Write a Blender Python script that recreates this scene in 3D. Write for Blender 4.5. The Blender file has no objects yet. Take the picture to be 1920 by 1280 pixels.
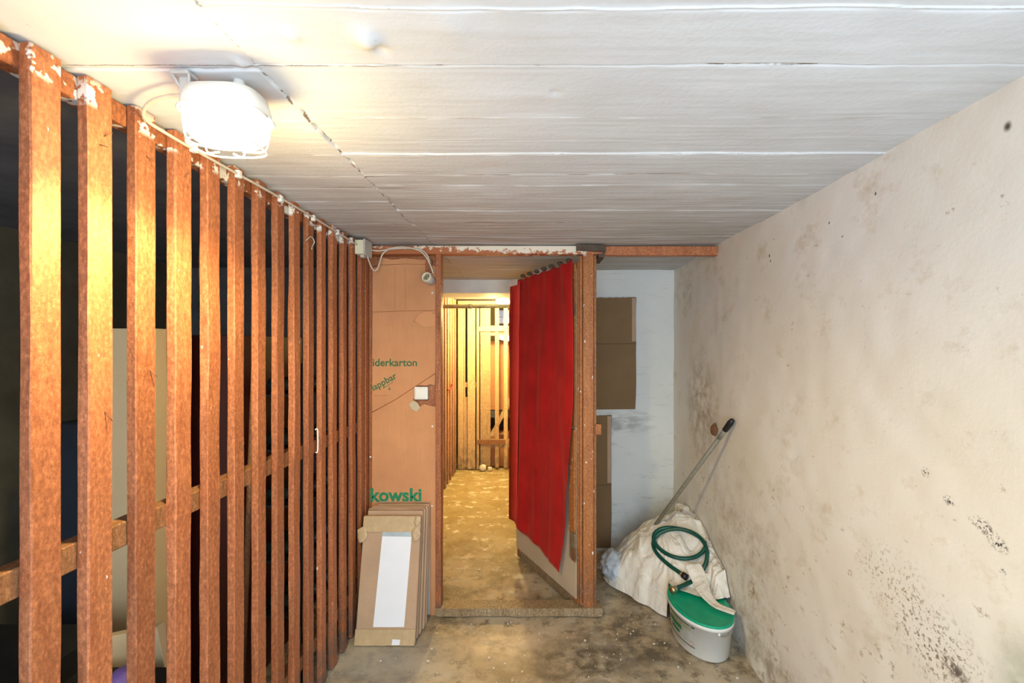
import bpy, bmesh, math, random
import numpy as np
from mathutils import Vector, Matrix, noise
from mathutils.bvhtree import BVHTree

random.seed(4)
SC = bpy.context.scene
COL = SC.collection

# ------------------------------------------------------------------ camera, world, lights, exposure
F = 853.0            # focal length in pixels of the 1920 px wide frame
VX, VY = 1000.0, 650.0
HC = 1.524           # camera height
ZC = 2.103           # ceiling
XL, XR = -0.945, 1.052
D1, D2, D3 = 2.60, 3.41, 5.65

def P(px, py, d):
    return Vector(((px - VX) * d / F, d, HC - (py - VY) * d / F))

cd = bpy.data.cameras.new('camera'); cam = bpy.data.objects.new('camera', cd); COL.objects.link(cam)
cam.location = (0, 0, HC); cam.rotation_euler = (math.radians(90), 0, 0)
cd.sensor_width = 36; cd.lens = F / 1920 * 36; cd.shift_x = -40 / 1920; cd.shift_y = 10 / 1920
cd.clip_start = 0.02
SC.camera = cam
SC.view_settings.view_transform = 'Standard'; SC.view_settings.look = 'None'
SC.view_settings.gamma = 1; SC.view_settings.use_curve_mapping = False
SC.view_settings.exposure = 0.88

w = bpy.data.worlds.new('cellar_air'); SC.world = w; w.use_nodes = True
w.node_tree.nodes['Background'].inputs[0].default_value = (0.80, 0.88, 1.0, 1)
w.node_tree.nodes['Background'].inputs[1].default_value = 0.9

def light(name, kind, loc, energy, color, size=0.1, rot=(0, 0, 0), size_y=None):
    l = bpy.data.lights.new(name, kind); l.energy = energy; l.color = color
    if kind == 'AREA':
        l.size = size
        if size_y: l.shape = 'RECTANGLE'; l.size_y = size_y
    else: l.shadow_soft_size = size
    o = bpy.data.objects.new(name, l); COL.objects.link(o); o.location = loc; o.rotation_euler = rot
    return o
# unseen area light, added as cool daylight from behind and tilted to the ceiling
light('rear_daylight', 'AREA', (0.25, -0.85, 1.15), 27, (0.66, 0.83, 1.0), 1.5, (math.radians(112), 0, 0), 1.6)
LAMP = (-0.662, 0.99, 1.905)
light('lamp_glow', 'POINT', LAMP, 5.0, (1.0, 0.79, 0.36), 0.05)
ls = light('lamp_downlight', 'SPOT', LAMP, 25, (1.0, 0.80, 0.38), 0.05); ls.data.spot_size = math.radians(179); ls.data.spot_blend = 0.5
light('corridor_glow', 'POINT', (-0.45, 5.05, 1.93), 54, (1.0, 0.72, 0.27), 0.05)

# ------------------------------------------------------------------ node helpers
class NT:
    def __init__(s, name, rough=0.6, spec=0.4, metal=0.0):
        s.m = bpy.data.materials.new(name); s.m.use_nodes = True
        s.t = s.m.node_tree; s.b = s.t.nodes['Principled BSDF']
        s.b.inputs['Roughness'].default_value = rough
        s.b.inputs['Specular IOR Level'].default_value = spec
        s.b.inputs['Metallic'].default_value = metal
    def n(s, k): return s.t.nodes.new(k)
    def l(s, a, b): s.t.links.new(a, b)
    def put(s, sock, v):
        if isinstance(v, bpy.types.NodeSocket): s.l(v, sock)
        elif isinstance(v, (tuple, list)):
            sock.default_value = tuple(v) + ((1,) if len(v) == 3 and len(sock.default_value) == 4 else ())
        else: sock.default_value = v
    def pos(s): return s.n('ShaderNodeNewGeometry').outputs['Position']
    def obj(s): return s.n('ShaderNodeTexCoord').outputs['Object']
    def rnd(s): return s.n('ShaderNodeObjectInfo').outputs['Random']
    def map(s, v, scale=(1, 1, 1), loc=(0, 0, 0)):
        m = s.n('ShaderNodeMapping'); s.l(v, m.inputs[0]); m.inputs['Scale'].default_value = scale
        s.put(m.inputs['Location'], loc); return m.outputs[0]
    def noise(s, v, scale=5, detail=4, rough=0.55, dist=0.0):
        m = s.n('ShaderNodeTexNoise'); s.l(v, m.inputs['Vector']); m.inputs['Scale'].default_value = scale
        m.inputs['Detail'].default_value = detail; m.inputs['Roughness'].default_value = rough
        m.inputs['Distortion'].default_value = dist; return m.outputs['Fac']
    def mr(s, v, a, b, c=0.0, d=1.0):
        m = s.n('ShaderNodeMapRange'); s.put(m.inputs[0], v)
        for i, q in enumerate((a, b, c, d)): s.put(m.inputs[i + 1], q)
        return m.outputs[0]
    def math(s, op, a, b=0.0):
        m = s.n('ShaderNodeMath'); m.operation = op; s.put(m.inputs[0], a); s.put(m.inputs[1], b); return m.outputs[0]
    def mix(s, f, a, b):
        m = s.n('ShaderNodeMix'); m.data_type = 'RGBA'; s.put(m.inputs[0], f); s.put(m.inputs[6], a); s.put(m.inputs[7], b)
        return m.outputs[2]
    def sep(s, v):
        m = s.n('ShaderNodeSeparateXYZ'); s.l(v, m.inputs[0]); return m.outputs
    def bump(s, h, strength=0.5, dist=0.01):
        m = s.n('ShaderNodeBump'); m.inputs['Strength'].default_value = strength; m.inputs['Distance'].default_value = dist
        s.l(h, m.inputs['Height'])
        if s.b.inputs['Normal'].links: s.l(s.b.inputs['Normal'].links[0].from_socket, m.inputs['Normal'])
        s.l(m.outputs[0], s.b.inputs['Normal'])
    def col(s, c): s.put(s.b.inputs['Base Color'], c)
    def spot(s, v, c, r):      # soft ellipsoid mask around c with radii r : 1 inside, 0 outside
        m = s.map(v, tuple(1 / q for q in r), tuple(-a / q for a, q in zip(c, r)))
        l = s.n('ShaderNodeVectorMath'); l.operation = 'LENGTH'; s.l(m, l.inputs[0])
        return s.mr(l.outputs['Value'], 0.3, 1.0, 1.0, 0.0)

def simple(name, c, rough=0.6, var=0.15, scale=20, bump=0.0, spec=0.4, metal=0.0):
    k = NT(name, rough, spec, metal); o = k.obj()
    f = k.noise(o, scale, 4)
    k.col(k.mix(k.mr(f, 0.3, 0.7), tuple(x * (1 - var) for x in c), tuple(min(1, x * (1 + var)) for x in c)))
    if bump: k.bump(f, bump, 0.005)
    return k.m

def wood(name, dark, mid, lite, paint=0.0, rough=0.5, dirt=True):
    k = NT(name, rough, 0.35); o = k.obj(); r = k.rnd()
    off = k.n('ShaderNodeCombineXYZ'); k.l(k.math('MULTIPLY', r, 37.0), off.inputs[0]); k.l(k.math('MULTIPLY', r, 11.0), off.inputs[2])
    ad = k.n('ShaderNodeVectorMath'); k.l(o, ad.inputs[0]); k.l(off.outputs[0], ad.inputs[1]); v = ad.outputs[0]
    g = k.noise(k.map(v, (55, 55, 7)), 1.0, 7, 0.72, 0.4)
    b = k.noise(k.map(v, (6, 6, 3)), 1.5, 4, 0.6); sp2 = k.noise(k.map(v, (1, 1, 0.6)), 130, 4, 0.75)
    c = k.mix(k.mr(g, 0.3, 0.72), dark, lite)
    c = k.mix(k.mr(b, 0.35, 0.7, 0.0, 0.75), c, mid)
    c = k.mix(k.mr(sp2, 0.38, 0.58, 0.5, 0), c, tuple(x * 0.5 for x in dark)); c = k.mix(k.mr(sp2, 0.56, 0.72, 0, 0.5), c, tuple(min(1, x * 1.35) for x in lite))
    # knots
    vo = k.n('ShaderNodeTexVoronoi'); k.l(k.map(v, (7, 7, 1.3)), vo.inputs['Vector']); vo.inputs['Scale'].default_value = 1.0
    kn = k.mr(vo.outputs['Distance'], 0.04, 0.11, 0.5, 0.0)
    c = k.mix(kn, c, tuple(x * 0.45 for x in dark))
    hs = k.n('ShaderNodeHueSaturation'); k.l(c, hs.inputs['Color']); k.l(k.mr(r, 0, 1, 0.8, 1.15), hs.inputs['Value']); c = hs.outputs[0]
    if dirt:
        z = k.sep(k.pos())[2]
        dm = k.math('MULTIPLY', k.mr(z, 0.0, 0.35, 1, 0), k.mr(k.noise(k.pos(), 14, 4), 0.35, 0.6))
        c = k.mix(k.math('MULTIPLY', dm, 0.8), c, (0.10, 0.09, 0.075))
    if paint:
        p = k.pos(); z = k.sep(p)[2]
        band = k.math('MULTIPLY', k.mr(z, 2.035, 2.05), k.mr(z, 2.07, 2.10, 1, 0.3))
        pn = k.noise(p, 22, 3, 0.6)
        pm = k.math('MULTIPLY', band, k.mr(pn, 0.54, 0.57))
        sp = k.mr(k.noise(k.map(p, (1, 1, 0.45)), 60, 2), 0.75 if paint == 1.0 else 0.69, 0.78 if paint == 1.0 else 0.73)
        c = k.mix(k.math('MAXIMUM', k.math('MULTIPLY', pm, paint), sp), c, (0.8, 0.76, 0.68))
    k.col(c)
    k.bump(g, 0.35, 0.003); k.bump(k.noise(v, 260, 4, 0.7), 0.6, 0.002)
    return k.m

def cardboard(name, c, rough=0.8, flute=(1, 1, 1)):
    k = NT(name, rough, 0.2); o = k.obj()
    f = k.noise(o, 3.5, 5); g = k.noise(k.map(o, flute), 300, 2)
    cc = k.mix(k.mr(f, 0.3, 0.7), tuple(x * 0.86 for x in c), tuple(x * 1.1 for x in c))
    cc = k.mix(k.mr(g, 0.4, 0.7, 0, 0.25), cc, tuple(x * 0.75 for x in c))
    if name.startswith('orange'):
        sv = k.n('ShaderNodeVectorMath'); sv.operation = 'ADD'; k.l(k.pos(), sv.inputs[0])
        nn = k.n('ShaderNodeTexNoise'); k.l(k.pos(), nn.inputs['Vector']); nn.inputs['Scale'].default_value = 18
        ns = k.n('ShaderNodeVectorMath'); ns.operation = 'SCALE'; k.l(nn.outputs['Color'], ns.inputs[0]); ns.inputs['Scale'].default_value = 0.04; k.l(ns.outputs[0], sv.inputs[1])
        mk = k.spot(sv.outputs[0], (-0.578, 2.62, 1.70), (0.085, 0.3, 0.045))
        cc = k.mix(k.mr(mk, 0.02, 0.08), cc, tuple(x * 1.05 for x in c))
        ring = k.math('MULTIPLY', k.mr(mk, 0.0, 0.05), k.mr(mk, 0.08, 0.16, 1, 0))
        cc = k.mix(k.math('MULTIPLY', ring, 0.6), cc, tuple(x * 0.6 for x in c))
    k.col(cc); k.bump(g, 0.15, 0.001); k.bump(k.noise(o, 9, 3), 0.3, 0.01)
    return k.m

# ------------------------------------------------------------------ object helpers
def tag(o, label=None, cat=None, group=None, kind=None):
    if label: o['label'] = label
    if cat: o['category'] = cat
    if group: o['group'] = group
    if kind: o['kind'] = kind
    return o
def empty(name, loc=(0, 0, 0), **kw):
    o = bpy.data.objects.new(name, None); COL.objects.link(o); o.location = loc; o.empty_display_size = 0.05
    return tag(o, **kw)
def link(name, bm, m, parent=None, smooth=False, **kw):
    """bmesh in WORLD coordinates -> one object; origin moved to its lowest centre"""
    bmesh.ops.recalc_face_normals(bm, faces=bm.faces[:])
    vs = [v.co for v in bm.verts]
    c = Vector(((min(v.x for v in vs) + max(v.x for v in vs)) / 2, (min(v.y for v in vs) + max(v.y for v in vs)) / 2, min(v.z for v in vs)))
    for v in bm.verts: v.co -= c
    me = bpy.data.meshes.new(name); bm.to_mesh(me); bm.free()
    for p in me.polygons: p.use_smooth = smooth
    if m: me.materials.append(m)
    o = bpy.data.objects.new(name, me); COL.objects.link(o)
    o.location = c
    if parent: o.parent = parent; o.location = c - wloc(parent)
    return tag(o, **kw)
def wloc(o):
    l = Vector(o.location)
    while o.parent: o = o.parent; l += Vector(o.location)
    return l
def box(bm, a, b, M=None, bev=0.0):
    x0, y0, z0 = a; x1, y1, z1 = b
    vs = [bm.verts.new((x, y, z)) for x in (x0, x1) for y in (y0, y1) for z in (z0, z1)]
    fs = [bm.faces.new([vs[i] for i in q]) for q in ((0, 1, 3, 2), (4, 6, 7, 5), (0, 4, 5, 1), (2, 3, 7, 6), (0, 2, 6, 4), (1, 5, 7, 3))]
    if bev:
        es = list({e for f in fs for e in f.edges})
        r = bmesh.ops.bevel(bm, geom=es, offset=bev, segments=2, affect='EDGES', profile=0.5)
        vs = list({v for f in r['faces'] for v in f.verts} | {v for v in vs if v.is_valid})
    if M is not None:
        for v in vs:
            if v.is_valid: v.co = M @ v.co
    return vs
def new(): return bmesh.new()
def boxo(name, a, b, m, parent=None, M=None, bev=0.003, **kw):
    bm = new(); box(bm, a, b, M, bev); return link(name, bm, m, parent, **kw)
def rough_bar(name, a, b, m, parent, seg=16, amp=0.0015, axis=2, bow=0.0, **kw):
    """sawn timber: box cut along its long axis with uneven edges"""
    bm = new(); lo, hi = Vector(a), Vector(b); o1, o2 = [i for i in range(3) if i != axis]; rings = []
    ph = random.uniform(0, 99)
    c = 0.0025
    for k in range(seg + 1):
        t = k / seg; ring = []
        w1, w2 = hi[o1] - lo[o1], hi[o2] - lo[o2]
        cc = min(c, w1 * .2, w2 * .2)
        prof = [(cc, 0), (w1 - cc, 0), (w1, cc), (w1, w2 - cc), (w1 - cc, w2), (cc, w2), (0, w2 - cc), (0, cc)]
        off = math.sin(t * math.pi) * bow
        for j, (u, v) in enumerate(prof):
            q = [0, 0, 0]; q[axis] = lo[axis] + (hi[axis] - lo[axis]) * t
            n1 = noise.noise(Vector((ph, t * 9, j // 2 * 3.1))) * amp; n2 = noise.noise(Vector((ph + 50, t * 9, (j + 1) // 2 * 2.7))) * amp
            q[o1] = lo[o1] + u + n1; q[o2] = lo[o2] + v + n2 + off
            ring.append(bm.verts.new(q))
        rings.append(ring)
    for r0, r1 in zip(rings, rings[1:]):
        for j in range(8): bm.faces.new((r0[j], r0[(j + 1) % 8], r1[(j + 1) % 8], r1[j]))
    bm.faces.new(rings[0]); bm.faces.new(rings[-1])
    return link(name, bm, m, parent, **kw)
def tube(bm, pts, r, seg=10, smooth_n=0, closed=False):
    pts = [Vector(p) for p in pts]
    if smooth_n:
        out = []
        n = len(pts)
        for i in range(n - 1):
            p0, p1, p2, p3 = pts[max(i - 1, 0)], pts[i], pts[i + 1], pts[min(i + 2, n - 1)]
            for k in range(smooth_n):
                t = k / smooth_n
                out.append(0.5 * ((2 * p1) + (p2 - p0) * t + (2 * p0 - 5 * p1 + 4 * p2 - p3) * t * t + (3 * p1 - p0 - 3 * p2 + p3) * t ** 3))
        out.append(pts[-1]); pts = out
    rings = []; up = None
    for i, p in enumerate(pts):
        d = (pts[min(i + 1, len(pts) - 1)] - pts[max(i - 1, 0)]).normalized()
        if up is None: up = d.orthogonal().normalized()
        up = (up - d * up.dot(d)).normalized(); s = d.cross(up)
        rr = r(i / (len(pts) - 1)) if callable(r) else r
        rings.append([bm.verts.new(p + (up * math.cos(a) + s * math.sin(a)) * rr) for a in [2 * math.pi * j / seg for j in range(seg)]])
    for r0, r1 in zip(rings, rings[1:]):
        for j in range(seg): bm.faces.new((r0[j], r0[(j + 1) % seg], r1[(j + 1) % seg], r1[j]))
    bm.faces.new(rings[0]); bm.faces.new(rings[-1])
def tubeo(name, pts, r, m, parent=None, seg=10, sn=0, **kw):
    bm = new(); tube(bm, pts, r, seg, sn); return link(name, bm, m, parent, smooth=True, **kw)
def prism(bm, poly, M, t0, t1):
    """polygon (u,v) extruded along w; M maps (u,v,w) to world"""
    a = [bm.verts.new(M @ Vector((u, v, t0))) for u, v in poly]; b = [bm.verts.new(M @ Vector((u, v, t1))) for u, v in poly]
    bm.faces.new(a); bm.faces.new(b)
    for i in range(len(poly)):
        j = (i + 1) % len(poly); bm.faces.new((a[i], a[j], b[j], b[i]))
def frame(o, u, v):
    u = Vector(u).normalized(); v = Vector(v); v = (v - u * v.dot(u)).normalized(); n = u.cross(v)
    return Matrix(((u.x, v.x, n.x, o[0]), (u.y, v.y, n.y, o[1]), (u.z, v.z, n.z, o[2]), (0, 0, 0, 1)))
def loft(bm, rings, cap0=True, cap1=True):
    R = [[bm.verts.new(p) for p in r] for r in rings]; n = len(R[0])
    for r0, r1 in zip(R, R[1:]):
        for j in range(n): bm.faces.new((r0[j], r0[(j + 1) % n], r1[(j + 1) % n], r1[j]))
    if cap0: bm.faces.new(R[0])
    if cap1: bm.faces.new(R[-1])
    return R
def grid(name, U, V, fn, m, parent=None, smooth=True, thick=0.0, **kw):
    """grid mesh from arrays, fn(u,v)->x,y,z arrays"""
    uu, vv = np.meshgrid(U, V, indexing='ij'); x, y, z = fn(uu, vv)
    co = np.stack([x, y, z], -1).reshape(-1, 3).astype(np.float32); nu, nv = len(U), len(V)
    i = (np.arange(nu - 1)[:, None] * nv + np.arange(nv - 1)[None]).ravel()
    q = np.stack([i, i + nv, i + nv + 1, i + 1], -1).astype(np.int32)
    me = bpy.data.meshes.new(name); me.vertices.add(len(co)); me.vertices.foreach_set('co', co.ravel())
    me.loops.add(q.size); me.loops.foreach_set('vertex_index', q.ravel())
    me.polygons.add(len(q)); me.polygons.foreach_set('loop_start', np.arange(len(q), dtype=np.int32) * 4)
    me.update(calc_edges=True); me.polygons.foreach_set('use_smooth', np.full(len(q), smooth)); me.materials.append(m)
    o = bpy.data.objects.new(name, me); COL.objects.link(o)
    if parent: o.parent = parent
    if thick:
        s = o.modifiers.new('thickness', 'SOLIDIFY'); s.thickness = abs(thick); s.offset = 1 if thick > 0 else -1
    return tag(o, **kw)
_rs = np.random.RandomState(7)
def vnoise(x, y, sx, sy):
    """smooth value noise on arrays"""
    T = _rs_tab; a = x / sx + 500; b = y / sy + 500
    i = np.floor(a).astype(int); j = np.floor(b).astype(int); fx = a - i; fy = b - j
    fx = fx * fx * (3 - 2 * fx); fy = fy * fy * (3 - 2 * fy); g = lambda p, q: T[p % 256, q % 256]
    return (g(i, j) * (1 - fx) + g(i + 1, j) * fx) * (1 - fy) + (g(i, j + 1) * (1 - fx) + g(i + 1, j + 1) * fx) * fy
_rs_tab = _rs.rand(256, 256) * 2 - 1
def textmesh(s, size, M, m, name, parent, depth=0.0006, bold=0.0, fn=None, **kw):
    cu = bpy.data.curves.new(name, 'FONT'); cu.body = s; cu.size = size; cu.extrude = depth; cu.offset = bold; cu.resolution_u = 3
    t = bpy.data.objects.new(name, cu); COL.objects.link(t)
    me = bpy.data.meshes.new_from_object(t.evaluated_get(bpy.context.evaluated_depsgraph_get()))
    bpy.data.objects.remove(t); bpy.data.curves.remove(cu)
    bm = new(); bm.from_mesh(me); bpy.data.meshes.remove(me)
    for v in bm.verts: v.co = (M @ v.co) if fn is None else fn(v.co)
    return link(name, bm, m, parent, **kw)

# ------------------------------------------------------------------ materials
def m_plaster():
    k = NT('right_wall_plaster', 0.75, 0.25); p = k.pos()
    base = k.mix(k.mr(k.noise(p, 1.7, 3), 0.35, 0.65), (0.79, 0.74, 0.64), (0.82, 0.79, 0.73))
    st = k.mr(k.noise(k.map(p, (1, 1.0, 1.2)), 6, 8, 0.72), 0.56, 0.72, 0, 0.5)
    base = k.mix(st, base, (0.50, 0.38, 0.22))
    # finer speckles, denser low down on the wall
    z = k.sep(p)[2]
    dens = k.mr(z, 0.0, 1.2, 0.56, 0.645)
    fine = k.mr(k.math('SUBTRACT', k.noise(k.map(p, (1, 0.7, 1)), 26, 6, 0.75), dens), 0.0, 0.07, 0, 0.75)
    base = k.mix(fine, base, (0.36, 0.25, 0.14))
    # black mould patch, scratches, rust stains, damp at the far corner
    def sp(c, r, colr, amount, sc=30, lo=0.45, hi=0.6):
        nonlocal base
        msk = k.math('MULTIPLY', k.spot(p, c, r), k.mr(k.noise(p, sc, 5, 0.7), lo, hi))
        base = k.mix(k.math('MULTIPLY', msk, amount), base, colr)
    sp((XR, 1.19, 0.74), (0.2, 0.18, 0.13), (0.17, 0.115, 0.07), 0.9, 95, 0.53, 0.60)
    sp((XR, 1.33, 0.83), (0.2, 0.19, 0.14), (0.30, 0.20, 0.11), 0.8, 95, 0.55, 0.62)
    sp((XR, 1.13, 0.72), (0.2, 0.05, 0.03), (0.10, 0.07, 0.06), 0.9, 70, 0.45, 0.55)
    for yy, zz, ry, rz in ((1.075, 1.112, .020, .010), (1.060, 1.103, .022, .009), (1.045, 1.092, .018, .008), (1.031, 1.080, .016, .013), (1.020, 1.072, .012, .010), (1.15, 1.135, .014, .010), (1.22, 1.188, .012, .011), (1.02, 1.02, .006, .006)):
        sp((XR, yy, zz), (0.2, ry * 1.5, rz * 1.5), (0.06, 0.045, 0.05), 1.0, 130, 0.50, 0.56)
    sp((XR, 2.19, 0.33), (0.2, 0.05, 0.10), (0.38, 0.20, 0.07), 1.0, 30, 0.5, 0.58)
    sp((XR, 2.85, 1.15), (0.3, 0.30, 0.45), (0.33, 0.24, 0.13), 0.75, 12, 0.38, 0.62)
    sp((XR, 3.2, 1.9), (0.3, 0.28, 0.22), (0.42, 0.33, 0.14), 0.6, 12, 0.42, 0.65)
    sp((XR, 2.35, 0.45), (0.3, 0.5, 0.55), (0.42, 0.32, 0.20), 0.7, 9, 0.45, 0.68)
    sp((XR, 1.95, 0.05), (0.3, 0.5, 0.22), (0.34, 0.29, 0.20), 0.8, 9, 0.40, 0.6)
    for yy, zz, rr in ((1.008, 2.012, .011), (1.40, 1.995, .006), (1.62, 1.965, .005), (2.03, 1.93, .008), (2.02, 1.905, .006), (1.55, 1.90, .004)):
        sp((XR, yy, zz), (0.2, rr, rr * 1.3), (0.12, 0.09, 0.06), 1.0, 40, 0.1, 0.3)
    sp((XR, 0.97, 0.80), (0.3, 0.09, 0.16), (0.45, 0.46, 0.36), 0.8, 9, 0.3, 0.6)
    k.col(base)
    k.bump(k.noise(p, 60, 6, 0.65), 0.14, 0.005); k.bump(k.noise(p, 7, 4), 0.12, 0.02)
    for c in ():pass
    return k.m
def m_backwall():
    k = NT('far_wall_plaster', 0.8, 0.2); p = k.pos()
    c = k.mix(k.mr(k.noise(p, 2.5, 4), 0.3, 0.7), (0.70, 0.71, 0.66), (0.76, 0.77, 0.73))
    st = k.mr(k.noise(k.map(p, (0.6, 1, 3.2)), 7, 7, 0.72), 0.56, 0.70, 0, 0.75)
    z = k.sep(p)[2]
    c = k.mix(k.math('MULTIPLY', st, k.mr(z, 0.4, 1.7, 1.0, 0.35)), c, (0.33, 0.31, 0.27))
    c = k.mix(k.math('MULTIPLY', k.spot(p, (0.62, D2, 0.95), (0.35, 0.5, 0.12)), k.mr(k.noise(k.map(p, (1, 1, 3)), 9, 5), 0.4, 0.6, 0, 0.6)), c, (0.25, 0.24, 0.22))
    c = k.mix(k.math('MULTIPLY', k.mr(z, 0.0, 0.5, 0.5, 0), k.mr(k.noise(p, 9, 5), 0.35, 0.6)), c, (0.35, 0.36, 0.33))
    k.col(c); k.bump(k.noise(p, 45, 5, 0.6), 0.3, 0.006)
    return k.m
def m_ceiling():
    k = NT('board_marked_ceiling_paint', 0.7, 0.3); p = k.pos()
    g = k.noise(k.map(p, (2.2, 55, 1)), 1.0, 6, 0.6, 0.3)
    f = k.noise(p, 3, 5)
    c = k.mix(k.mr(f, 0.3, 0.7), (0.60, 0.60, 0.59), (0.68, 0.69, 0.69))
    y = k.sep(p)[1]
    c = k.mix(k.math('MULTIPLY', k.mr(y, 1.3, 2.3), k.mr(g, 0.40, 0.60, 0.1, 0.75)), c, (0.36, 0.30, 0.24))
    c = k.mix(k.mr(k.noise(p, 30, 6, 0.75), 0.66, 0.74, 0, 0.7), c, (0.40, 0.31, 0.2))
    x = k.sep(p)[0]
    def crack(y0, xa, xb, wdt, seed):       # brown crack along a board joint, its groove's shade put into the colour
        nonlocal c
        wob = k.mr(k.noise(k.map(p, (1, 0, 0), (seed, 0, 0)), 14, 5, 0.7), 0, 1, -0.006, 0.006)
        d = k.math('ABSOLUTE', k.math('SUBTRACT', k.math('ADD', y, wob), y0))
        m = k.mr(d, wdt * 0.5, wdt, 1, 0)
        m = k.math('MULTIPLY', m, k.mr(k.noise(k.map(p, (1, 0, 0), (seed + 5, 0, 0)), 9, 4, 0.7), 0.38, 0.5))
        m = k.math('MULTIPLY', m, k.math('MULTIPLY', k.mr(x, xa - .03, xa), k.mr(x, xb, xb + .1, 1, 0)))
        c = k.mix(m, c, (0.16, 0.10, 0.055))
    crack(0.934, -0.30, 0.62, 0.0022, 1); crack(0.94, -0.95, -0.35, 0.0014, 9); crack(1.538, -0.93, -0.58, 0.0035, 4); crack(1.65, -0.75, -0.50, 0.003, 14); crack(2.10, -0.5, 0.5, 0.003, 21); crack(1.525, -0.2, 0.5, 0.002, 31)
    wobx = k.mr(k.noise(k.map(p, (0, 1, 0)), 16, 4, 0.7), 0, 1, -0.008, 0.008)
    dj = k.mr(k.math('ABSOLUTE', k.math('ADD', k.math('ADD', x, 0.57), wobx)), 0.0015, 0.003, 1, 0)
    dj = k.math('MULTIPLY', dj, k.mr(k.noise(k.map(p, (0, 1, 0), (0, 3, 0)), 24, 3, 0.6), 0.50, 0.54))
    c = k.mix(k.math('MULTIPLY', dj, k.mr(y, 0.6, 1.1, 0.3, 1)), c, (0.20, 0.14, 0.10))
    k.col(c); k.bump(k.math('MULTIPLY', g, k.mr(y, 1.0, 1.7, 0.25, 1.0)), 0.4, 0.004); k.bump(k.noise(p, 50, 6, 0.6), 0.25, 0.004)
    return k.m
def m_floor():
    k = NT('stained_concrete', 0.6, 0.35); p = k.pos()
    a = k.noise(p, 2.6, 6, 0.6); b = k.noise(p, 11, 8, 0.7); y = k.sep(p)[1]
    c = k.mix(k.mr(a, 0.42, 0.57), (0.15, 0.115, 0.07), (0.50, 0.44, 0.34))
    c = k.mix(k.mr(b, 0.42, 0.62, 0, 0.8), c, (0.52, 0.41, 0.26))
    c = k.mix(k.mr(k.noise(p, 13, 6, 0.75), 0.52, 0.62, 0, 0.75), c, (0.08, 0.06, 0.035))
    c = k.mix(k.mr(k.noise(p, 26, 5, 0.8), 0.58, 0.66, 0, 0.8), c, (0.66, 0.56, 0.42))
    c = k.mix(k.math('MULTIPLY', k.spot(p, (-0.05, 2.25, 0), (0.4, 0.28, 1)), 0.55), c, (0.62, 0.48, 0.28))  # warm reflected light put into the floor colour
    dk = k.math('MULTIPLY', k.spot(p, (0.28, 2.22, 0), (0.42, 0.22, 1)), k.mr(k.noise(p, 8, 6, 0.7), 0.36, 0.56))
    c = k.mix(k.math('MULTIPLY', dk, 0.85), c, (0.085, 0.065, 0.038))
    shine = k.math('MULTIPLY', k.spot(p, (-0.17, 2.34, 0), (0.24, 0.16, 1)), k.mr(k.noise(p, 12, 6, 0.7), 0.38, 0.58))  # brightest part of the painted floor reflection, broken up by noise
    c = k.mix(k.math('MULTIPLY', shine, 0.8), c, (0.80, 0.66, 0.44))
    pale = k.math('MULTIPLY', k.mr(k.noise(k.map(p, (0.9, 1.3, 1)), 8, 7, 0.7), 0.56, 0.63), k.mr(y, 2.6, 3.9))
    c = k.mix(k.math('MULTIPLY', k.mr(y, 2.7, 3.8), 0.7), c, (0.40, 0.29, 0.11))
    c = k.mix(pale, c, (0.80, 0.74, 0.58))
    c = k.mix(k.mr(k.noise(p, 120, 3, 0.6), 0.70, 0.73), c, (0.7, 0.66, 0.58))
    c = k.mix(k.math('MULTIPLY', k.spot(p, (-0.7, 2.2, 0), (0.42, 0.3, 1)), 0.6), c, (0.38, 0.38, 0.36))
    k.col(c); k.put(k.b.inputs['Roughness'], k.mr(b, 0.3, 0.7, 0.42, 0.75))
    k.bump(b, 0.4, 0.008); k.bump(k.noise(p, 70, 5, 0.65), 0.35, 0.003)
    return k.m
M = {}
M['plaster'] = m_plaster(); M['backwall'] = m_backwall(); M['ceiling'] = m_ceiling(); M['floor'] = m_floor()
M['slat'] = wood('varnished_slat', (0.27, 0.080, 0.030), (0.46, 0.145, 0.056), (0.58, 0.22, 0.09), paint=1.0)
M['litslat'] = wood('lamplit_corridor_slat', (0.34, 0.12, 0.05), (0.60, 0.30, 0.17), (0.72, 0.42, 0.26))  # corridor lamp's overexposure put into this brighter copy of the slat colour
M['rail'] = wood('raw_rail', (0.17, 0.07, 0.03), (0.30, 0.13, 0.055), (0.42, 0.21, 0.10))
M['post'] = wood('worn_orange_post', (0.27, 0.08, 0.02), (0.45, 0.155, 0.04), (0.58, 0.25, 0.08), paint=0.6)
M['header'] = wood('stained_header', (0.26, 0.07, 0.03), (0.48, 0.16, 0.06), (0.60, 0.25, 0.10))
M['sill'] = wood('dirty_sill', (0.14, 0.085, 0.04), (0.30, 0.20, 0.10), (0.55, 0.44, 0.28), dirt=False)
M['pale'] = wood('pale_pine', (0.48, 0.29, 0.14), (0.68, 0.46, 0.25), (0.78, 0.58, 0.36))
k = NT('peeling_header_paint', 0.6, 0.3); p = k.pos()
z = k.sep(p)[2]; x = k.sep(p)[0]
f = k.math('ADD', k.noise(k.map(p, (1, 1, 1.6)), 26, 6, 0.7), k.mr(z, 2.048, 2.10, -0.22, 0.12))
f = k.math('ADD', f, k.mr(x, -0.75, -0.1, -0.10, 0.16))
k.col(k.mix(k.mr(f, 0.49, 0.53), (0.42, 0.14, 0.055), (0.78, 0.70, 0.56))); k.bump(f, 0.5, 0.004); M['peel'] = k.m
M['darkwood'] = simple('dark_block', (0.085, 0.06, 0.04), 0.7, 0.3, 30, 0.3)
M['card'] = cardboard('orange_cardboard', (0.60, 0.285, 0.135), flute=(1, 1, 0.03))
M['card2'] = cardboard('grey_brown_cardboard', (0.50, 0.34, 0.225), flute=(1, 1, 0.03))
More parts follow.
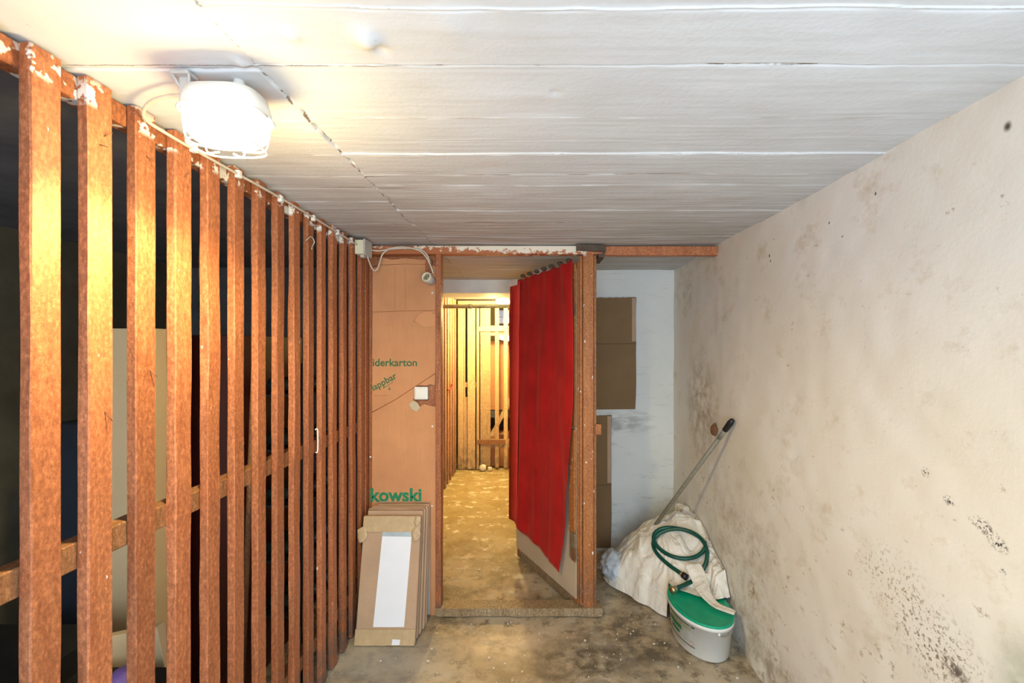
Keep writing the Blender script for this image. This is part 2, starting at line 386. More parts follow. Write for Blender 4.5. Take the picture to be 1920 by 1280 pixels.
M['card3'] = cardboard('dark_brown_cardboard', (0.235, 0.145, 0.07))
M['card4'] = cardboard('pale_cardboard', (0.56, 0.46, 0.32))
M['tape'] = simple('brown_tape', (0.52, 0.38, 0.22), 0.35, 0.1, 30, 0.1)
M['white'] = simple('white_foil', (0.82, 0.85, 0.92), 0.3, 0.02, 8, 0.0)
M['plastic'] = simple('white_plastic', (0.78, 0.77, 0.72), 0.35, 0.04, 20)
M['greyplastic'] = simple('grey_plastic', (0.50, 0.48, 0.44), 0.45, 0.08, 20)
M['cream'] = simple('cream_plastic', (0.72, 0.68, 0.50), 0.45, 0.06, 20)
M['cable'] = simple('old_white_cable', (0.62, 0.55, 0.44), 0.5, 0.1, 40)
M['hole'] = simple('black_hole', (0.01, 0.01, 0.01), 0.9)
M['green'] = simple('green_print', (0.035, 0.14, 0.055), 0.7, 0.2, 60)
M['bgreen'] = simple('emerald_print', (0.02, 0.22, 0.10), 0.7, 0.2, 60)
M['hose'] = simple('dark_green_hose', (0.006, 0.075, 0.05), 0.3, 0.2, 30)
M['brass'] = simple('brass_fitting', (0.55, 0.40, 0.20), 0.3, 0.2, 60, metal=0.9)
M['steel'] = simple('grey_steel', (0.42, 0.42, 0.38), 0.4, 0.2, 60, metal=0.6)
M['pipe'] = simple('galvanised_pipe', (0.30, 0.29, 0.22), 0.45, 0.25, 25, 0.1, metal=0.5)
M['rust'] = simple('rusty_iron', (0.20, 0.09, 0.04), 0.8, 0.4, 80, 0.5)
M['black'] = simple('black_rubber', (0.015, 0.015, 0.017), 0.4, 0.2)
M['stick'] = simple('grey_lacquered_stick', (0.21, 0.19, 0.14), 0.45, 0.15, 40)
M['lid'] = simple('green_lid', (0.0, 0.36, 0.19), 0.35, 0.12, 20, 0.05)
M['bucket'] = simple('white_bucket', (0.76, 0.76, 0.70), 0.35, 0.03, 8)
M['ink'] = simple('black_ink', (0.02, 0.03, 0.02), 0.5)
M['inkgreen'] = simple('green_ink', (0.02, 0.15, 0.06), 0.5)
M['inkgrey'] = simple('grey_ink', (0.45, 0.46, 0.42), 0.6)
M['inkgold'] = simple('olive_ink', (0.35, 0.33, 0.08), 0.5)
M['inkred'] = simple('red_ink', (0.55, 0.10, 0.05), 0.5)
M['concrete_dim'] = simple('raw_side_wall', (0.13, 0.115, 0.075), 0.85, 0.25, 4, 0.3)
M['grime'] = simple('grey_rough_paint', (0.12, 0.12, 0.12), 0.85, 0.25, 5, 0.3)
M['beam'] = simple('painted_beam', (0.78, 0.80, 0.75), 0.7, 0.08, 5, 0.2)
M['creamboard'] = simple('cream_board', (0.86, 0.66, 0.38), 0.5, 0.05, 3)
M['redcab'] = simple('maroon_lacquer', (0.05, 0.008, 0.006), 0.4, 0.2, 6)
M['navy'] = simple('navy_cloth', (0.008, 0.014, 0.028), 0.8, 0.3, 10, 0.2)
M['dark'] = simple('dark_clutter', (0.012, 0.012, 0.012), 0.7, 0.3, 14)
M['violet'] = simple('violet_plastic', (0.30, 0.17, 0.50), 0.4, 0.05)
M['flake'] = simple('plaster_flake', (0.72, 0.68, 0.60), 0.8, 0.1, 50)
M['paper'] = simple('crumpled_paper', (0.78, 0.72, 0.60), 0.8, 0.1, 20, 0.3)
k = NT('red_curtain_cloth', 0.75, 0.2); o = k.obj()
k.col(k.mix(k.mr(k.noise(o, 5, 4), 0.3, 0.7), (0.33, 0.006, 0.006), (0.50, 0.012, 0.010)))
k.b.inputs['Sheen Weight'].default_value = 0.3; k.b.inputs['Sheen Tint'].default_value = (1, 0.2, 0.15, 1)
k.bump(k.noise(k.map(o, (1, 1, 0.4)), 160, 3), 0.15, 0.002); M['red'] = k.m
k = NT('white_cotton', 0.85, 0.15); o = k.obj()
k.col(k.mix(k.mr(k.noise(o, 5, 5), 0.35, 0.7), (0.87, 0.83, 0.75), (0.82, 0.75, 0.62)))
k.bump(k.noise(o, 9, 4, 0.6, 1.2), 0.6, 0.03); k.bump(k.noise(o, 500, 2), 0.1, 0.001); M['cloth'] = k.m
def glow(name, c, s):
    m = bpy.data.materials.new(name); m.use_nodes = True; b = m.node_tree.nodes['Principled BSDF']
    b.inputs['Base Color'].default_value = (0.9, 0.9, 0.88, 1); b.inputs['Emission Color'].default_value = (*c, 1); b.inputs['Emission Strength'].default_value = s
    b.inputs['Roughness'].default_value = 0.2; return m
M['lampglass'] = glow('lit_lamp_glass', (1.0, 0.90, 0.66), 9)
M['lampglass2'] = glow('lit_corridor_glass', (1.0, 0.88, 0.5), 12)
M['lampglass3'] = glow('lit_store_lamp_glass', (1.0, 0.96, 0.9), 7)
M['sky_pane'] = glow('dull_window_pane', (0.5, 0.58, 0.75), 0.30)
M['sky_pane'].node_tree.nodes['Principled BSDF'].inputs['Base Color'].default_value = (0.15, 0.18, 0.25, 1)

# ------------------------------------------------------------------ setting
def ceil_h(x, y):
    seamsR = [0.62, 0.775, 0.932, 1.149, 1.273, 1.36, 1.52, 1.62, 1.777, 1.92, 2.10, 2.245, 2.40, 2.55, 2.75, 2.95, 3.15, 3.4, 3.6]
    seamsL = [0.60, 0.76, 0.945, 1.20, 1.36, 1.534, 1.66, 1.80, 1.95, 2.12, 2.28, 2.45, 2.62, 2.8, 3.0, 3.2, 3.4, 3.6]
    z = np.zeros_like(x)
    jx = -0.57 + 0.006 * vnoise(x * 0, y, 1, 0.11)
    right = x > jx
    for seams, msk, sd in ((seamsR, right, 3), (seamsL, ~right, 9)):
        rs = np.random.RandomState(sd); off = rs.uniform(-0.003, 0.003, len(seams) + 1)
        yw = y + 0.004 * vnoise(x, y * 0 + sd, 0.25, 1) + 0.0015 * vnoise(x, y * 0 + sd, 0.04, 1)
        idx = np.searchsorted(np.array(seams), yw.ravel()).reshape(y.shape)
        zz = off[idx] + 0
        for i, s in enumerate(seams):
            a = [0.0015, 0.006, 0.0045][rs.randint(3)]
            if i in (2, 6) and sd == 3: a = 0.007
            if i in (2, 5) and sd == 9: a = 0.010
            mod = np.clip(0.35 + 0.75 * vnoise(x, y * 0 + i * 7.3 + sd, 0.05, 1) + 0.4 * vnoise(x, y * 0 + i * 3.3 + sd, 0.4, 1), 0.03, 1.3)
            ck = (sd == 3 and i == 2) or (sd == 9 and i in (2, 5))
            zz = zz - (0.1 if ck else 0.28) * a * mod * np.exp(-((yw - s) / 0.0018) ** 2)
            zz = zz + 0.5 * a * mod * np.exp(-((yw - s - 0.005) / 0.003) ** 2)
            if ck:
                zz = zz + 0.004 * (0.5 + 0.5 * np.clip(vnoise(x, y * 0 + i, 0.09, 1) + .5, 0, 1)) * np.exp(-((yw - s - 0.002) / 0.0024) ** 2)
        z = np.where(msk, zz, z)
    z = z - 0.004 * (0.4 + 0.6 * vnoise(x, y, 0.05, 0.05)) * 0.5 * np.exp(-((x - jx) / 0.006) ** 2) + 0.014 * np.clip(vnoise(x * 0, y + 3, 1, 0.035) + 0.1, 0, 1) * np.exp(-((x - jx - .004) / 0.003) ** 2)
    z += 0.006 * vnoise(x, y, 0.5, 0.4) + 0.0014 * vnoise(x, y, 0.13, 0.07) + 0.0004 * vnoise(x, y, 0.2, 0.012)
    for bx, by, r, a in ((-0.312, 0.855, 0.022, -0.016), (-0.45, 0.845, 0.013, -0.010), (-0.30, 0.885, 0.012, 0.010), (-0.15, 0.82, 0.04, -0.005),
                         (-0.60, 0.93, 0.012, -0.006), (0.05, 1.035, 0.008, 0.004)):
        z += a * np.exp(-(((x - bx) / r) ** 2 + ((y - by) / (r * 1.3)) ** 2))
    return z
SR_ = [0.62, 0.775, 0.932, 1.149, 1.273, 1.36, 1.52, 1.62, 1.777, 1.92, 2.10, 2.245, 2.40, 2.55, .60, .76, .945, 1.20, 1.534, 1.66, 1.80, 1.95, 2.12, 2.28, 2.45]
yy_ = np.unique(np.round(np.concatenate([np.arange(0.5, 2.7, 0.006), np.arange(2.7, 3.92, 0.010)] + [np.arange(s - .012, s + .014, 0.0015) for s in SR_]), 4))
xx_ = np.unique(np.round(np.concatenate([np.arange(-1.02, 1.075, 0.010), np.arange(-.60, -.54, .003)]), 4))
grid('ceiling', xx_, yy_,
     lambda x, y: (x, y, ZC + ceil_h(x, y)), M['ceiling'], thick=0, kind='structure')
boxo('ceiling', (-1.015, -0.9, ZC + 0.016), (1.2, 6.75, ZC + 0.16), M['ceiling'], bev=0, kind='structure')
boxo('ceiling', (-2.75, -0.9, ZC + 0.005), (-1.015, 6.75, ZC + 0.16), simple('shaded_side_ceiling', (0.13, 0.13, 0.14), 0.85, 0.25, 4, 0.3), bev=0, kind='structure')  # dimness behind the fence put into a darker ceiling colour
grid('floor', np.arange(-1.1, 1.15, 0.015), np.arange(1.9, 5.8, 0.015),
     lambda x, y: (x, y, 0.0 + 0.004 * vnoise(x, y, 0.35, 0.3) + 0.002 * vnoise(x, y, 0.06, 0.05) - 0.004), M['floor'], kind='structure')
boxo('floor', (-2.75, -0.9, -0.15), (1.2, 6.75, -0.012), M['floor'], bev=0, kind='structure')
grid('wall_right', np.arange(-0.9, D2 + 0.02, 0.02), np.arange(-0.03, 2.13, 0.02),
     lambda y, z: (XR + 0.004 * vnoise(y, z, 0.3, 0.25) + 0.0018 * vnoise(y, z, 0.07, 0.06) + 0.012 * np.exp(-(z / 0.05) ** 2) * vnoise(y, z, 0.1, 0.3), y, z), M['plaster'], kind='structure')
boxo('wall_right', (XR + 0.02, -0.9, -0.02), (XR + 0.18, D2 + 0.2, 2.12), M['plaster'], bev=0, kind='structure')
grid('wall_far', np.arange(0.0, XR + 0.02, 0.02), np.arange(-0.03, 2.13, 0.02),
     lambda x, z: (x, D2 + 0.004 * vnoise(x, z, 0.3, 0.2), z), M['backwall'], kind='structure')
boxo('wall_far', (0.0, D2 + 0.008, -0.02), (XR + 0.02, D2 + 0.16, 2.12), M['backwall'], bev=0, kind='structure')
boxo('wall_corridor', (0.0, D2 + 0.16, -0.02), (0.12, 6.6, 2.12), M['backwall'], bev=0, kind='structure')
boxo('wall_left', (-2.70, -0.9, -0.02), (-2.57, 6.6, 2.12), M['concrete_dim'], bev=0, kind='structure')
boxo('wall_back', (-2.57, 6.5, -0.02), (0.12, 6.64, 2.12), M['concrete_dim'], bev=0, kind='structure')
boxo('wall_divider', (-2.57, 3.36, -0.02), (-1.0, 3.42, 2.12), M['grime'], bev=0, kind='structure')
boxo('trim_1', (-1.2, 3.90, ZC - 0.118), (0.0, 4.28, ZC + 0.02), M['beam'], bev=0.004, kind='structure')

# ------------------------------------------------------------------ slatted fence of the room
fence = empty('slatted_fence', (XL, 1.5, 0), label='long brown slatted timber fence along the left side, lit yellow under the lamp', cat='fence')
spans = [(0.30, .36), (.41, .47), (.52, .58), (.63, .69), (.742, .80), (.855, .911), (.965, 1.022), (1.082, 1.14), (1.20, 1.257), (1.318, 1.371), (1.438, 1.487), (1.56, 1.61), (1.68, 1.73), (1.795, 1.844), (1.91, 1.958), (2.03, 2.075), (2.143, 2.19), (2.262, 2.305), (2.378, 2.425), (2.494, 2.54)]
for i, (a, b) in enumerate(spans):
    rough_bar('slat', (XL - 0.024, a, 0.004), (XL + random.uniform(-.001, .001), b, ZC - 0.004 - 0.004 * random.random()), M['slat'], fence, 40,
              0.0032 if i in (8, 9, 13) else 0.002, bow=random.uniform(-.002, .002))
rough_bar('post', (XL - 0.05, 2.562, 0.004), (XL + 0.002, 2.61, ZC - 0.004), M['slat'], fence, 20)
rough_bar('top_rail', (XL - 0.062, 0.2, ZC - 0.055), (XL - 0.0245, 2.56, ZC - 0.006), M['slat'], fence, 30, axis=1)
rough_bar('middle_rail', (XL - 0.068, 0.2, 1.052), (XL - 0.0245, 2.56, 1.108), M['rail'], fence, 30, axis=1)
rough_bar('bottom_rail', (XL - 0.068, 0.2, 0.17), (XL - 0.0245, 2.56, 0.225), M['rail'], fence, 30, axis=1)
def nail(p, d):
    tubeo('nail', [p, Vector(p) + Vector(d)], 0.0012, M['rust'], fence, 6)
for y, z, dz in ((1.0, 1.985, .012), (.99, 1.965, -.004), (1.11, 1.99, -.01), (1.225, 1.975, .02), (1.0, 1.39, -.03), (1.34, 1.06, .01), (1.46, 1.2, .015), (1.12, 1.47, -.02)):
    nail((XL - 0.002, y, z), (0.016, 0.006, dz))
# wire tied round one slat
tubeo('wire', [(XL + .003, 1.885, 1.965), (XL + .004, 1.90, 1.975), (XL + .005, 1.925, 1.99), (XL + .004, 1.955, 1.975), (XL + .004, 1.935, 1.95), (XL + .012, 1.915, 1.935)], 0.0022, M['cable'], fence, 6, 6)
tubeo('hook', [(XL + .003, 1.965, 1.165), (XL + .012, 1.967, 1.165), (XL + .012, 1.968, 1.075), (XL + .004, 1.968, 1.068)], 0.003, M['plastic'], fence, 6, 3)

# fence beyond the partition, lining the corridor
cf = empty('slatted_fence', (XL, 4.2, 0), label='slatted fence continuing down the corridor beyond the open doorway', cat='fence')
y = 2.68
while y < 5.60:
    rough_bar('slat', (XL - 0.024, y, 0.004), (XL, min(y + 0.052, 5.62), ZC - 0.004), M['litslat'], cf, 10); y += 0.158
rough_bar('top_rail', (XL - 0.062, 2.66, ZC - 0.07), (XL - 0.0245, 5.62, ZC - 0.008), M['slat'], cf, 10, axis=1)
rough_bar('middle_rail', (XL - 0.068, 2.66, 1.052), (XL - 0.0245, 5.62, 1.108), M['rail'], cf, 10, axis=1)
c_ = P(847, 730, 4.95)
bm = new(); tube(bm, [(XL + .004, 5.0, 1.05), (XL + .02, 5.03, 1.055), (XL + .04, 5.10, 1.085), (XL + .02, 5.17, 1.10), (XL + .01, 5.2, 1.07)], 0.009, 8, 4)
link('coat_hook', bm, simple('red_enamel', (0.45, 0.03, 0.03), 0.4), None, smooth=True, label='small red hook on the corridor fence slats', cat='hook')

# ------------------------------------------------------------------ far fence with gate at the corridor end
S3 = D3 / F
def X3(px): return (px - VX) * S3
def Z3(py): return HC - (py - VY) * S3
ff = empty('slatted_fence', (X3(880), D3, 0), label='wide pale planks fencing the corridor end, left of the gate', cat='fence')
def plank(name, p0, p1, q0, q1, m, par, dy=0.0, t=0.022, seg=8):
    return rough_bar(name, (X3(p0), D3 + dy, max(Z3(q1), 0.004)), (X3(p1), D3 + dy + t, Z3(q0)), m, par, seg)
plank('plank', 858.5, 869, 566, 881, M['pale'], ff)
plank('plank', 869.5, 872, 566, 881, M['pale'], ff, 0.004)
plank('plank', 876.5, 891, 566, 881, M['pale'], ff)
plank('post', 893.5, 898.5, 566, 881, M['pale'], ff, -0.01, 0.04)
plank('plank', 869, 876.5, 745, 881, M['pale'], ff, 0.026)
rough_bar('rail', (X3(859), D3 + 0.026, Z3(726)), (X3(893), D3 + 0.05, Z3(717)), M['pale'], ff, 6, axis=0)
rough_bar('top_rail', (X3(859), D3 - 0.03, Z3(571)), (X3(999), D3 - 0.002, ZC - 0.01), M['pale'], ff, 8, axis=0)
gate = empty('slatted_gate', (X3(935), D3, 0.03), label='pale slatted gate with diagonal brace at the corridor end', cat='gate')
plank('plank', 900.5, 919.5, 572, 873, M['pale'], gate)
for p0, p1 in ((928, 935.5), (944.5, 952), (961, 968), (977, 984.5), (989, 996)):
    plank('slat', p0, p1, 572, 876, M['pale'], gate)
for q0, q1 in ((606, 621), (820, 832)):
    rough_bar('rail', (X3(900), D3 + 0.023, Z3(q1 + 8)), (X3(998), D3 + 0.045, Z3(q0 + 4)), M['pale'], gate, 6, axis=0)
    rough_bar('strap', (X3(895 if q0 > 700 else 899), D3 - 0.016, Z3(q1)), (X3(948), D3 - 0.002, Z3(q1 - 8)), M['rail'] if q0 > 700 else M['pale'], gate, 6, axis=0, amp=0.004)
bm = new(); a, b = Vector((X3(921), D3 + 0.025, Z3(818))), Vector((X3(994), D3 + 0.025, Z3(678)))
Mx = frame(a, b - a, (0, 1, 0)); box(bm, (0, 0, -0.025), ((b - a).length, 0.02, 0.025), Mx, 0.002); link('brace', bm, M['pale'], gate)
# behind the far fence
boxo('cardboard_box', (X3(905), 5.95, 0.70), (X3(985), 6.3, 1.60), M['card'], label='tall brown cardboard box behind the gate slats', cat='box')
boxo('storage_shelf', (X3(900), 5.92, 0.60), (X3(1000), 6.35, 0.69), M['grime'], label='dim grey shelf board under the box behind the gate', cat='shelf')
boxo('cardboard_box', (X3(903), 5.80, 0.0), (X3(990), 6.25, 0.40), M['card'], label='low orange cardboard box on the floor behind the gate', cat='box')
wn = boxo('window_1', (-0.50, 6.44, 1.845), (-0.02, 6.50, 2.05), M['greyplastic'], kind='structure')
for i in range(3):
    for j in range(2):
        x0 = -0.485 + i * 0.155; boxo('pane', (x0, 6.43, 1.86 + j * 0.092), (x0 + 0.14, 6.439, 1.94 + j * 0.092), M['sky_pane'], wn, bev=0)
bl = empty('wall_lamp', (X3(950), 6.3, 1.63), label='glowing white lamp behind the upper gate slats', cat='lamp')
def ellip(bm, c, r, n=20, m=10, lo=-1.0, hi=1.0, p=2.0):
    rings = []
    for i in range(m + 1):
        t = math.asin(lo) + (math.asin(hi) - math.asin(lo)) * i / m; cz, sz = max(math.cos(t), 1e-3), math.sin(t)
        ring = []
        for j in range(n):
            a = 2 * math.pi * j / n; ca, sa = math.cos(a), math.sin(a)
            q = (abs(ca) ** p + abs(sa) ** p) ** (-1 / p)
            ring.append((c[0] + r[0] * cz * ca * q, c[1] + r[1] * cz * sa * q, c[2] + r[2] * sz))
        rings.append(ring)
    loft(bm, rings)
bm = new(); ellip(bm, (X3(957), 5.80, 1.645), (0.16, 0.03, 0.042)); link('lamp_glass', bm, M['lampglass3'], bl, True)
bm = new(); ellip(bm, (X3(957), 5.85, 1.645), (0.18, 0.03, 0.055)); link('lamp_housing', bm, M['plastic'], bl, True)
tubeo('lamp_arm', [(X3(957), 5.87, 1.66), (X3(957), 5.9, 2.08), (X3(957), 5.9, ZC)], 0.008, M['steel'], bl, 8)
for px, py, s in ((906, 868, .045), (919, 870, .03)):
    bm = new(); c = Vector((X3(px), D3 - 0.05, 0.0)); bmesh.ops.create_icosphere(bm, subdivisions=2, radius=1)
    for v in bm.verts:
        n_ = 1 + 0.4 * noise.noise(v.co * 2.1 + Vector((px, 0, 0))); v.co = Vector((v.co.x * s * n_, v.co.y * s * 0.7 * n_, max(0.0, (v.co.z + 0.75) * s * n_))) + c
    link('crumpled_paper', bm, M['paper'], None, label='larger crumpled white paper on the floor at the gate' if s > .04 else 'smaller crumpled paper scrap right of the larger one by the gate', cat='paper')
# pipe across the corridor
pp = empty('water_pipe', (-0.5, 4.5, 1.92), label='grey metal pipe crossing the corridor below the ceiling', cat='pipe')
zp = P(0, 574, 4.5).z
tubeo('pipe_run', [(XL - 0.02, 4.5, zp - 0.002), (0.0, 4.5, zp + 0.002)], 0.020, M['pipe'], pp, 14)
tubeo('coupling', [(P(879, 0, 4.5).x, 4.5, zp), (P(886, 0, 4.5).x, 4.5, zp)], 0.025, M['pipe'], pp, 14)
# corridor ceiling lamp
cl = empty('ceiling_lamp', (-0.36, 5.35, ZC), label='glowing ceiling lamp at the corridor end above the gate', cat='lamp')
bm = new(); ellip(bm, (-0.35, 5.35, ZC - 0.05), (0.085, 0.07, 0.055), hi=0.2); link('lamp_glass', bm, M['lampglass2'], cl, True)
bm = new(); ellip(bm, (-0.35, 5.35, ZC - 0.035), (0.095, 0.08, 0.034), lo=-0.2, hi=0.9); link('lamp_base', bm, M['plastic'], cl, True)

# ------------------------------------------------------------------ partition frame, header and sill
pf = empty('door_frame', (0, D1, 0), label='reddish timber door frame holding the cardboard panel and red-curtained door', cat='door frame')
def XD(px, d=D1): return (px - VX) * d / F
def ZD(py, d=D1): return HC - (py - VY) * d / F
rough_bar('header', (XD(698), D1 - 0.03, ZD(478)), (XD(1128), D1 + 0.03, ZC - 0.008), M['peel'], pf, 24, axis=0)
rough_bar('header_extension', (XD(1131), D1 - 0.012, ZD(479)), (XR - 0.002, D1 + 0.035, ZC - 0.006), M['header'], pf, 16, axis=0)
bm = new(); Mx = Matrix.Translation((XD(1079), D1 - 0.055, ZD(472))) @ Matrix.Rotation(0.06, 4, 'Y'); box(bm, (0, 0, 0), (0.165, 0.024, 0.036), Mx, 0.002)
Mx = Matrix.Translation((XD(1121), D1 - 0.03, ZD(477))) @ Matrix.Rotation(0.06, 4, 'Y'); box(bm, (0, 0, -0.02), (0.035, 0.20, 0.034), Mx, 0.002); link('block', bm, M['darkwood'], pf)
rough_bar('left_post', (XD(818), D1 - 0.018, 0.02), (XD(828), D1 + 0.045, ZD(478)), M['header'], pf, 24)
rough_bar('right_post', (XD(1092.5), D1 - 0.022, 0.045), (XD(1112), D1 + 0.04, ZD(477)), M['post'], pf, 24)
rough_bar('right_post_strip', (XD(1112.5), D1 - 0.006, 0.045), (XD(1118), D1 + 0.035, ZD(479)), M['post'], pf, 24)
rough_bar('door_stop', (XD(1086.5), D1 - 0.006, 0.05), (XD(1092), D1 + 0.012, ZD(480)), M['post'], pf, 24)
rough_bar('sill', (XD(818), D1 - 0.03, 0.0), (XD(1128), D1 + 0.06, 0.045), M['sill'], pf, 24, axis=0, amp=0.006)
boxo('latch_block', (XD(1114) + 0.004, D1 - 0.018, ZD(814)), (XD(1127), D1 + 0.02, ZD(794)), M['post'], pf)
for py in (560, 792, 968, 1040): pass
# cardboard sheet with the printed lettering
Mc = frame((0, D1 + 0.002, 0), (1, 0, 0), (0, 0, 1))       # (u,v,w): w points to -y
def cpt(px, py): return (XD(px), ZD(py))
poly = [cpt(697, 1151), cpt(819, 1152), cpt(818, 762), cpt(806, 760), cpt(796, 757), cpt(786, 763), cpt(784, 770), cpt(776, 768), cpt(771, 760), cpt(766, 757), cpt(774, 752),
        cpt(778, 742), cpt(779, 724), cpt(788, 722), cpt(800, 723), cpt(806, 720), cpt(816, 722), cpt(818, 640), cpt(817, 500), cpt(811, 497), cpt(808, 486), cpt(790, 487), cpt(760, 484), cpt(735, 487), cpt(718, 483), cpt(710, 500), cpt(699, 503)]
cs = empty('cardboard_sheet', (XD(757), D1, 0), label='tall orange-brown cardboard panel with green lettering beside the doorway', cat='cardboard')
bm = new(); prism(bm, poly, Mc, 0.0, 0.005); sheet = link('sheet', bm, M['card'], cs)
W = D1 + 0.002 - 0.005
M['crease'] = simple('cardboard_crease', (0.33, 0.13, 0.055), 0.8)
def crease(pts, r=0.0014, dark=M['crease']): return tubeo('crease', [(XD(a), W, ZD(b)) for a, b in pts], r, dark, sheet, 6)
crease([(699, 585), (750, 583), (817, 582)]); crease([(714, 497), (760, 495), (806, 496)]); crease([(697, 773), (740, 750), (816, 700)], 0.0024)
crease([(741, 500), (741, 580)], 0.0006); crease([(760, 500), (761, 580)], 0.0006); crease([(700, 742), (728, 741)], 0.0007)
Mt = frame((XD(698.5), W - 0.0004, ZD(686)), (1, 0, 0), (0, 0, 1)); textmesh('iderkarton', 0.0600, Mt, M['green'], 'lettering', sheet, bold=0.0009)
an = math.radians(29)
Mt = frame((XD(700), W - 0.0004, ZD(733)), (math.cos(an), 0, math.sin(an)), (-math.sin(an), 0, math.cos(an))); textmesh('lappbar', 0.053, Mt, M['green'], 'lettering', sheet, bold=0.0007)
Mt = frame((XD(694), W - 0.0004, ZD(939)), (1, 0, 0), (0, 0, 1)); textmesh('kowski', 0.105, Mt, M['bgreen'], 'lettering', sheet, bold=0.0034)
bm = new(); prism(bm, [cpt(718, 728.5), cpt(738, 716), cpt(738, 715), cpt(718, 727.3)], Mc, 0.0045, 0.0057)
prism(bm, [cpt(729.3, 724.5), cpt(730.3, 724), cpt(730.9, 728), cpt(732.6, 727), cpt(731.3, 731.5), cpt(727.7, 728.5), cpt(729.6, 728.6)], Mc, 0.0045, 0.0057); link('printed_arrow', bm, M['green'], sheet)
bm = new()   # torn flap hanging under the switch
prism(bm, [cpt(767, 757), cpt(776, 750), cpt(784, 755), cpt(789, 764), cpt(782, 771), cpt(773, 767)], frame((0, D1 - 0.003, 0), (1, 0, 0.0), (0, 0, 1)), 0.0, 0.006); link('torn_flap', bm, M['card4'], cs)
for px, py in ((811, 549), (811, 799), (810, 948), (695, 856)):
    tubeo('pin', [(XD(px), W + 0.002, ZD(py)), (XD(px), W - 0.004, ZD(py))], 0.006, M['plastic'], cs, 10)
# backing boards seen through the torn cut-out
boxo('backing_board', (-0.944, D1 + 0.012, 0.03), (XD(817), D1 + 0.03, ZD(480)), M['header'], pf)
# white strip at the foot
boxo('edge_strip', (XD(802), D1 - 0.014, 0.004), (XD(807), D1 - 0.006, ZD(985)), M['greyplastic'], cs, bev=0.001)

# light switch
sw = empty('light_switch', (XD(790), D1, ZD(736)), label='white square light switch plate in the torn gap of the cardboard', cat='switch')
boxo('plate', (XD(778.5), D1 - 0.022, ZD(748)), (XD(803.5), D1 + 0.008, ZD(724.5)), M['plastic'], sw, bev=0.004)
boxo('rocker', (XD(781), D1 - 0.026, ZD(745.5)), (XD(801), D1 - 0.020, ZD(727)), M['plastic'], sw, bev=0.003)

# junction box and cables
jb = empty('junction_box', (-0.92, 2.45, 2.02), label='cream junction box on the far end of the slatted fence under the ceiling', cat='electrical box')
boxo('housing', (XL + 0.002, 2.40, 2.015), (-0.895, 2.50, 2.09), M['cream'], jb, bev=0.003)
boxo('cover', (-0.896, 2.395, 2.010), (-0.888, 2.505, 2.094), M['greyplastic'], jb, bev=0.002)
boxo('gland', (-0.925, 2.43, 2.002), (-0.905, 2.46, 2.016), M['greyplastic'], jb, bev=0.002)
cb = empty('power_cable', (-0.9, 1.8, 2.08), label='thin off-white cable clipped along the fence top from lamp to junction box', cat='cable')
cz = ZC - 0.012
cab_pts = [(-0.74, 0.985, 2.068), (-0.80, 1.0, 2.075), (-0.87, 1.03, 2.076), (XL + 0.022, 1.08, 2.068), (XL + 0.012, 1.16, 2.066), (XL + 0.011, 1.35, 2.068), (XL + 0.012, 1.7, 2.073), (XL + 0.012, 2.1, 2.070), (XL + 0.015, 2.41, 2.062)]
cab = tubeo('cable', cab_pts, 0.0042, M['cable'], cb, 8, 8)
for y in (1.25, 1.44, 1.68, 1.93, 2.17, 2.33):
    boxo('clip', (XL + 0.004, y - 0.008, 2.058), (XL + 0.019, y + 0.008, 2.082), M['plastic'], cab, bev=0.002)
sk = empty('power_socket', tuple(P(803, 522, 2.54)), label='round white two-pin power socket hanging from looped cables at the left door post', cat='socket')
dd = 2.545
def loop(pl, r=0.0042): return tubeo('cable', [P(a, b, d) for a, b, d in pl], r, M['cable'], sk, 8, 8)
loop([(687, 474, 2.45), (690, 484, 2.46), (696, 500, 2.50), (702, 507, 2.52), (708, 503, 2.53), (713, 488, 2.54), (719, 474, 2.54), (735, 465, 2.54), (755, 463, 2.54), (775, 466, 2.54), (791, 473, 2.54), (802, 487, 2.54), (808, 500, 2.545), (812, 512, 2.55)])
loop([(694, 465, 2.49), (699, 469, 2.52), (712, 470, 2.54), (735, 466.5, 2.545), (765, 465.5, 2.55), (788, 468, 2.55), (800, 477, 2.55), (806, 492, 2.55)])
c = P(800, 519.5, 2.52); e = P(810, 531, 2.56); ax = (c - e); ax = Vector((-0.25, -0.85, 0.25)).normalized()
bm = new(); tube(bm, [c, c - ax * 0.004, c - ax * 0.055, c - ax * 0.06], lambda t: (0.028, 0.029, 0.024, 0.018)[round(t * 3)], 24); link('socket_body', bm, M['greyplastic'], sk, True)
bm = new(); rings = []
s1 = ax.orthogonal().normalized(); s1 = Vector((0.9, -0.2, 0.2)); s1 = (s1 - ax * s1.dot(ax)).normalized(); s2 = ax.cross(s1)
for rr, dp in ((0.0285, 0.0), (0.0285, 0.006), (0.025, 0.008), (0.0215, 0.007), (0.0205, -0.002), (0.001, -0.002)):
    rings.append([c + ax * dp + (s1 * math.cos(a) + s2 * math.sin(a)) * rr for a in [j * math.pi / 12 for j in range(24)]])
loft(bm, rings); skf = link('socket_face', bm, M['cream'], sk, True)
for s in (-1, 1):
    q = c + s1 * s * 0.009 - ax * 0.001; tubeo('pin_hole', [q, q + ax * 0.0015], 0.003, M['hole'], skf, 8)
q = c + ax * 0.001; bm = new(); tube(bm, [q - s2 * 0.019, q + s2 * 0.019], 0.0028, 6); link('earth_clip', bm, M['brass'], skf)
boxo('wall_block', (XD(799), D1 - 0.016, ZD(512)), (XD(811), D1 - 0.004, ZD(488)), M['header'], sk)

